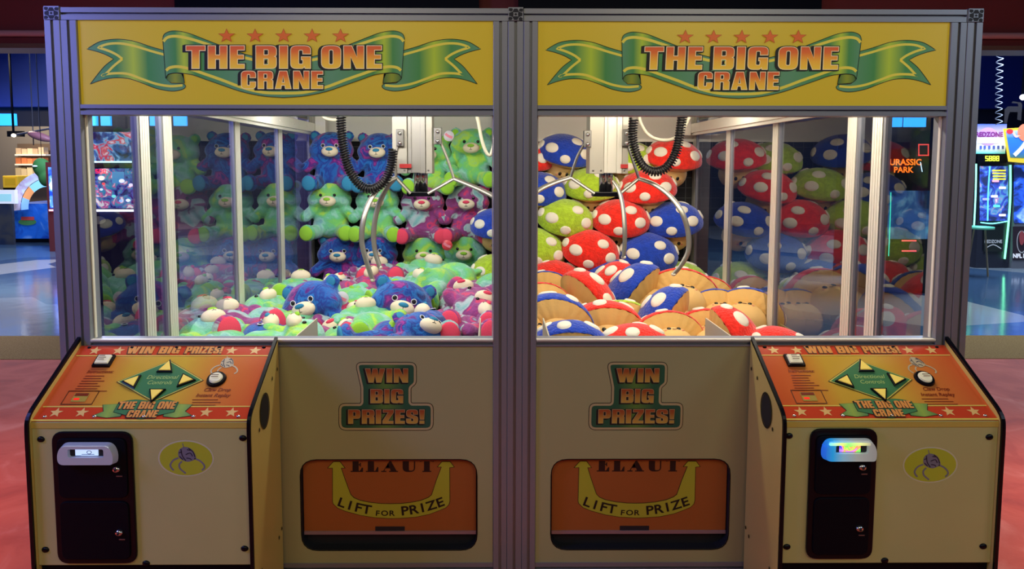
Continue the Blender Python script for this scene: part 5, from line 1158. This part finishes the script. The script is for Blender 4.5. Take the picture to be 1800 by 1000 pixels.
    p = PY(1798, 171, 12); t = thing('spotlight', 'bright ceiling spotlight at the right picture edge', 'lamp', tuple(p)); MB().ell(p, (.06, .05, .06)).build('bulb', glow('cool_bulb', (.95, .97, 1), 8), t); MB().box(p.x-.015, p.x+.015, 12, 12.03, p.z, 6.3).build('stem', BLACK, t)
    # seen through the right side glass
    Y = 7.4
    q = wbox(1552, 262, 1652, 460, Y, .9); t = thing('shooting_game', 'dark game with orange JURASSIC PARK title seen through the right side glass', 'arcade machine', ((q[0]+q[1])/2, Y+.4, FZ))
    MB().box(q[0], q[1], Y+.01, Y+.9, FZ, q[5]).build('body', mat('dark_teal_body', (.02, .035, .04), .5), t)
    f3 = lambda u, v, k: tuple(PY(u, -v, Y-k*.004))
    m_ = MB(); text(m_, 'JURASSIC', 1590, -290, 15, f3, 4, .98, .8); text(m_, 'PARK', 1588, -303, 14, f3, 4, 1.0, .8); m_.build('title_shadow', mat('title_shadow', (.35, .02, .0), .5, em=.3), t)
    m_ = MB(); text(m_, 'JURASSIC', 1590, -290, 15, f3, 5, .98, .3); text(m_, 'PARK', 1588, -303, 14, f3, 5, 1.0, .3); m_.build('title', glow('orange_title', (1, .22, .02), 1.6), t)
    m_ = MB(); seven(m_, '00', 1614, -274, 19, 21, 10, 2.2, f3, 3); m_.build('score_digits', glow('dim_red_digits', (.9, .08, .08), 1.0), t)
    m_ = MB(); flat(m_, [rect(1560, -420, 1640, -335)], f3, 1); m_.build('screen', noise_mat('blue_game_screen', [(.36, (.01, .03, .08)), (.5, (.04, .12, .32)), (.62, (.12, .3, .5)), (.74, (.4, .5, .6))], 2.6, em=.5, rnd=False, detail=3), t)
    for l, c, s, w_ in (([(1566, -338), (1565, -380), (1562, -450)], (.05, .8, .55), 1.2, 1.4), ([(1645, -305), (1650, -335), (1648, -370), (1643, -395)], (1, .35, .9), 2.2, 2.2), ([(1618, -285), (1621, -302)], (.6, .85, 1), 1.5, 1.3), ([(1635, -395), (1633, -408)], (.05, .9, .4), 1.4, 2.0), ([(1650, -430), (1648, -455)], (.9, .3, .9), 1.6, 1.6)):
        P = [Vector(f3(u, v, 6)) for u, v in spl(l, 5)]; MB().tube(P, w_*.005, 6).build('neon_tube', glow('nt_%d_%d' % l[0], c, s), t)
    for v in (-423, -441): m_ = MB(); flat(m_, [rect(1585, v-1.2, 1611, v+1.2)], f3, 4); m_.build('red_strip', glow('red_strip', (1, .1, .12), 1.5), t)
    Y = 9.0; q = wbox(1500, 235, 1530, 440, Y, .7); t = thing('arcade_cabinet', 'teal neon edged cabinet glimpsed between the right side posts', 'arcade machine', ((q[0]+q[1])/2, Y+.4, FZ))
    MB().box(q[0], q[1], Y+.01, Y+.7, FZ, q[5]).build('body', mat('dark_cabinet', (0, 0, 0)), t); f4 = lambda u, v, k: tuple(PY(u, -v, Y-k*.004))
    P = [Vector(f4(u, v, 4)) for u, v in spl([(1504, -310), (1508, -345), (1506, -370), (1503, -395)], 6)]; MB().tube(P, .018, 6).build('neon_tube', glow('pink_neon', (1, .55, .95), 2.6), t)
    P = [Vector(f4(u, v, 4)) for u, v in spl([(1503, -215), (1503, -260), (1506, -302)], 6)]; MB().tube(P, .03, 6).build('neon_tube', glow('teal_neon', (.1, .9, .6), 1.0), t)
    m_ = MB(); flat(m_, [rect(1508, -285, 1526, -272, 1)], f4, 3); m_.build('red_sign', mat('red_sign', (.5, .05, .06), .4, em=.5), t)
right_hall()
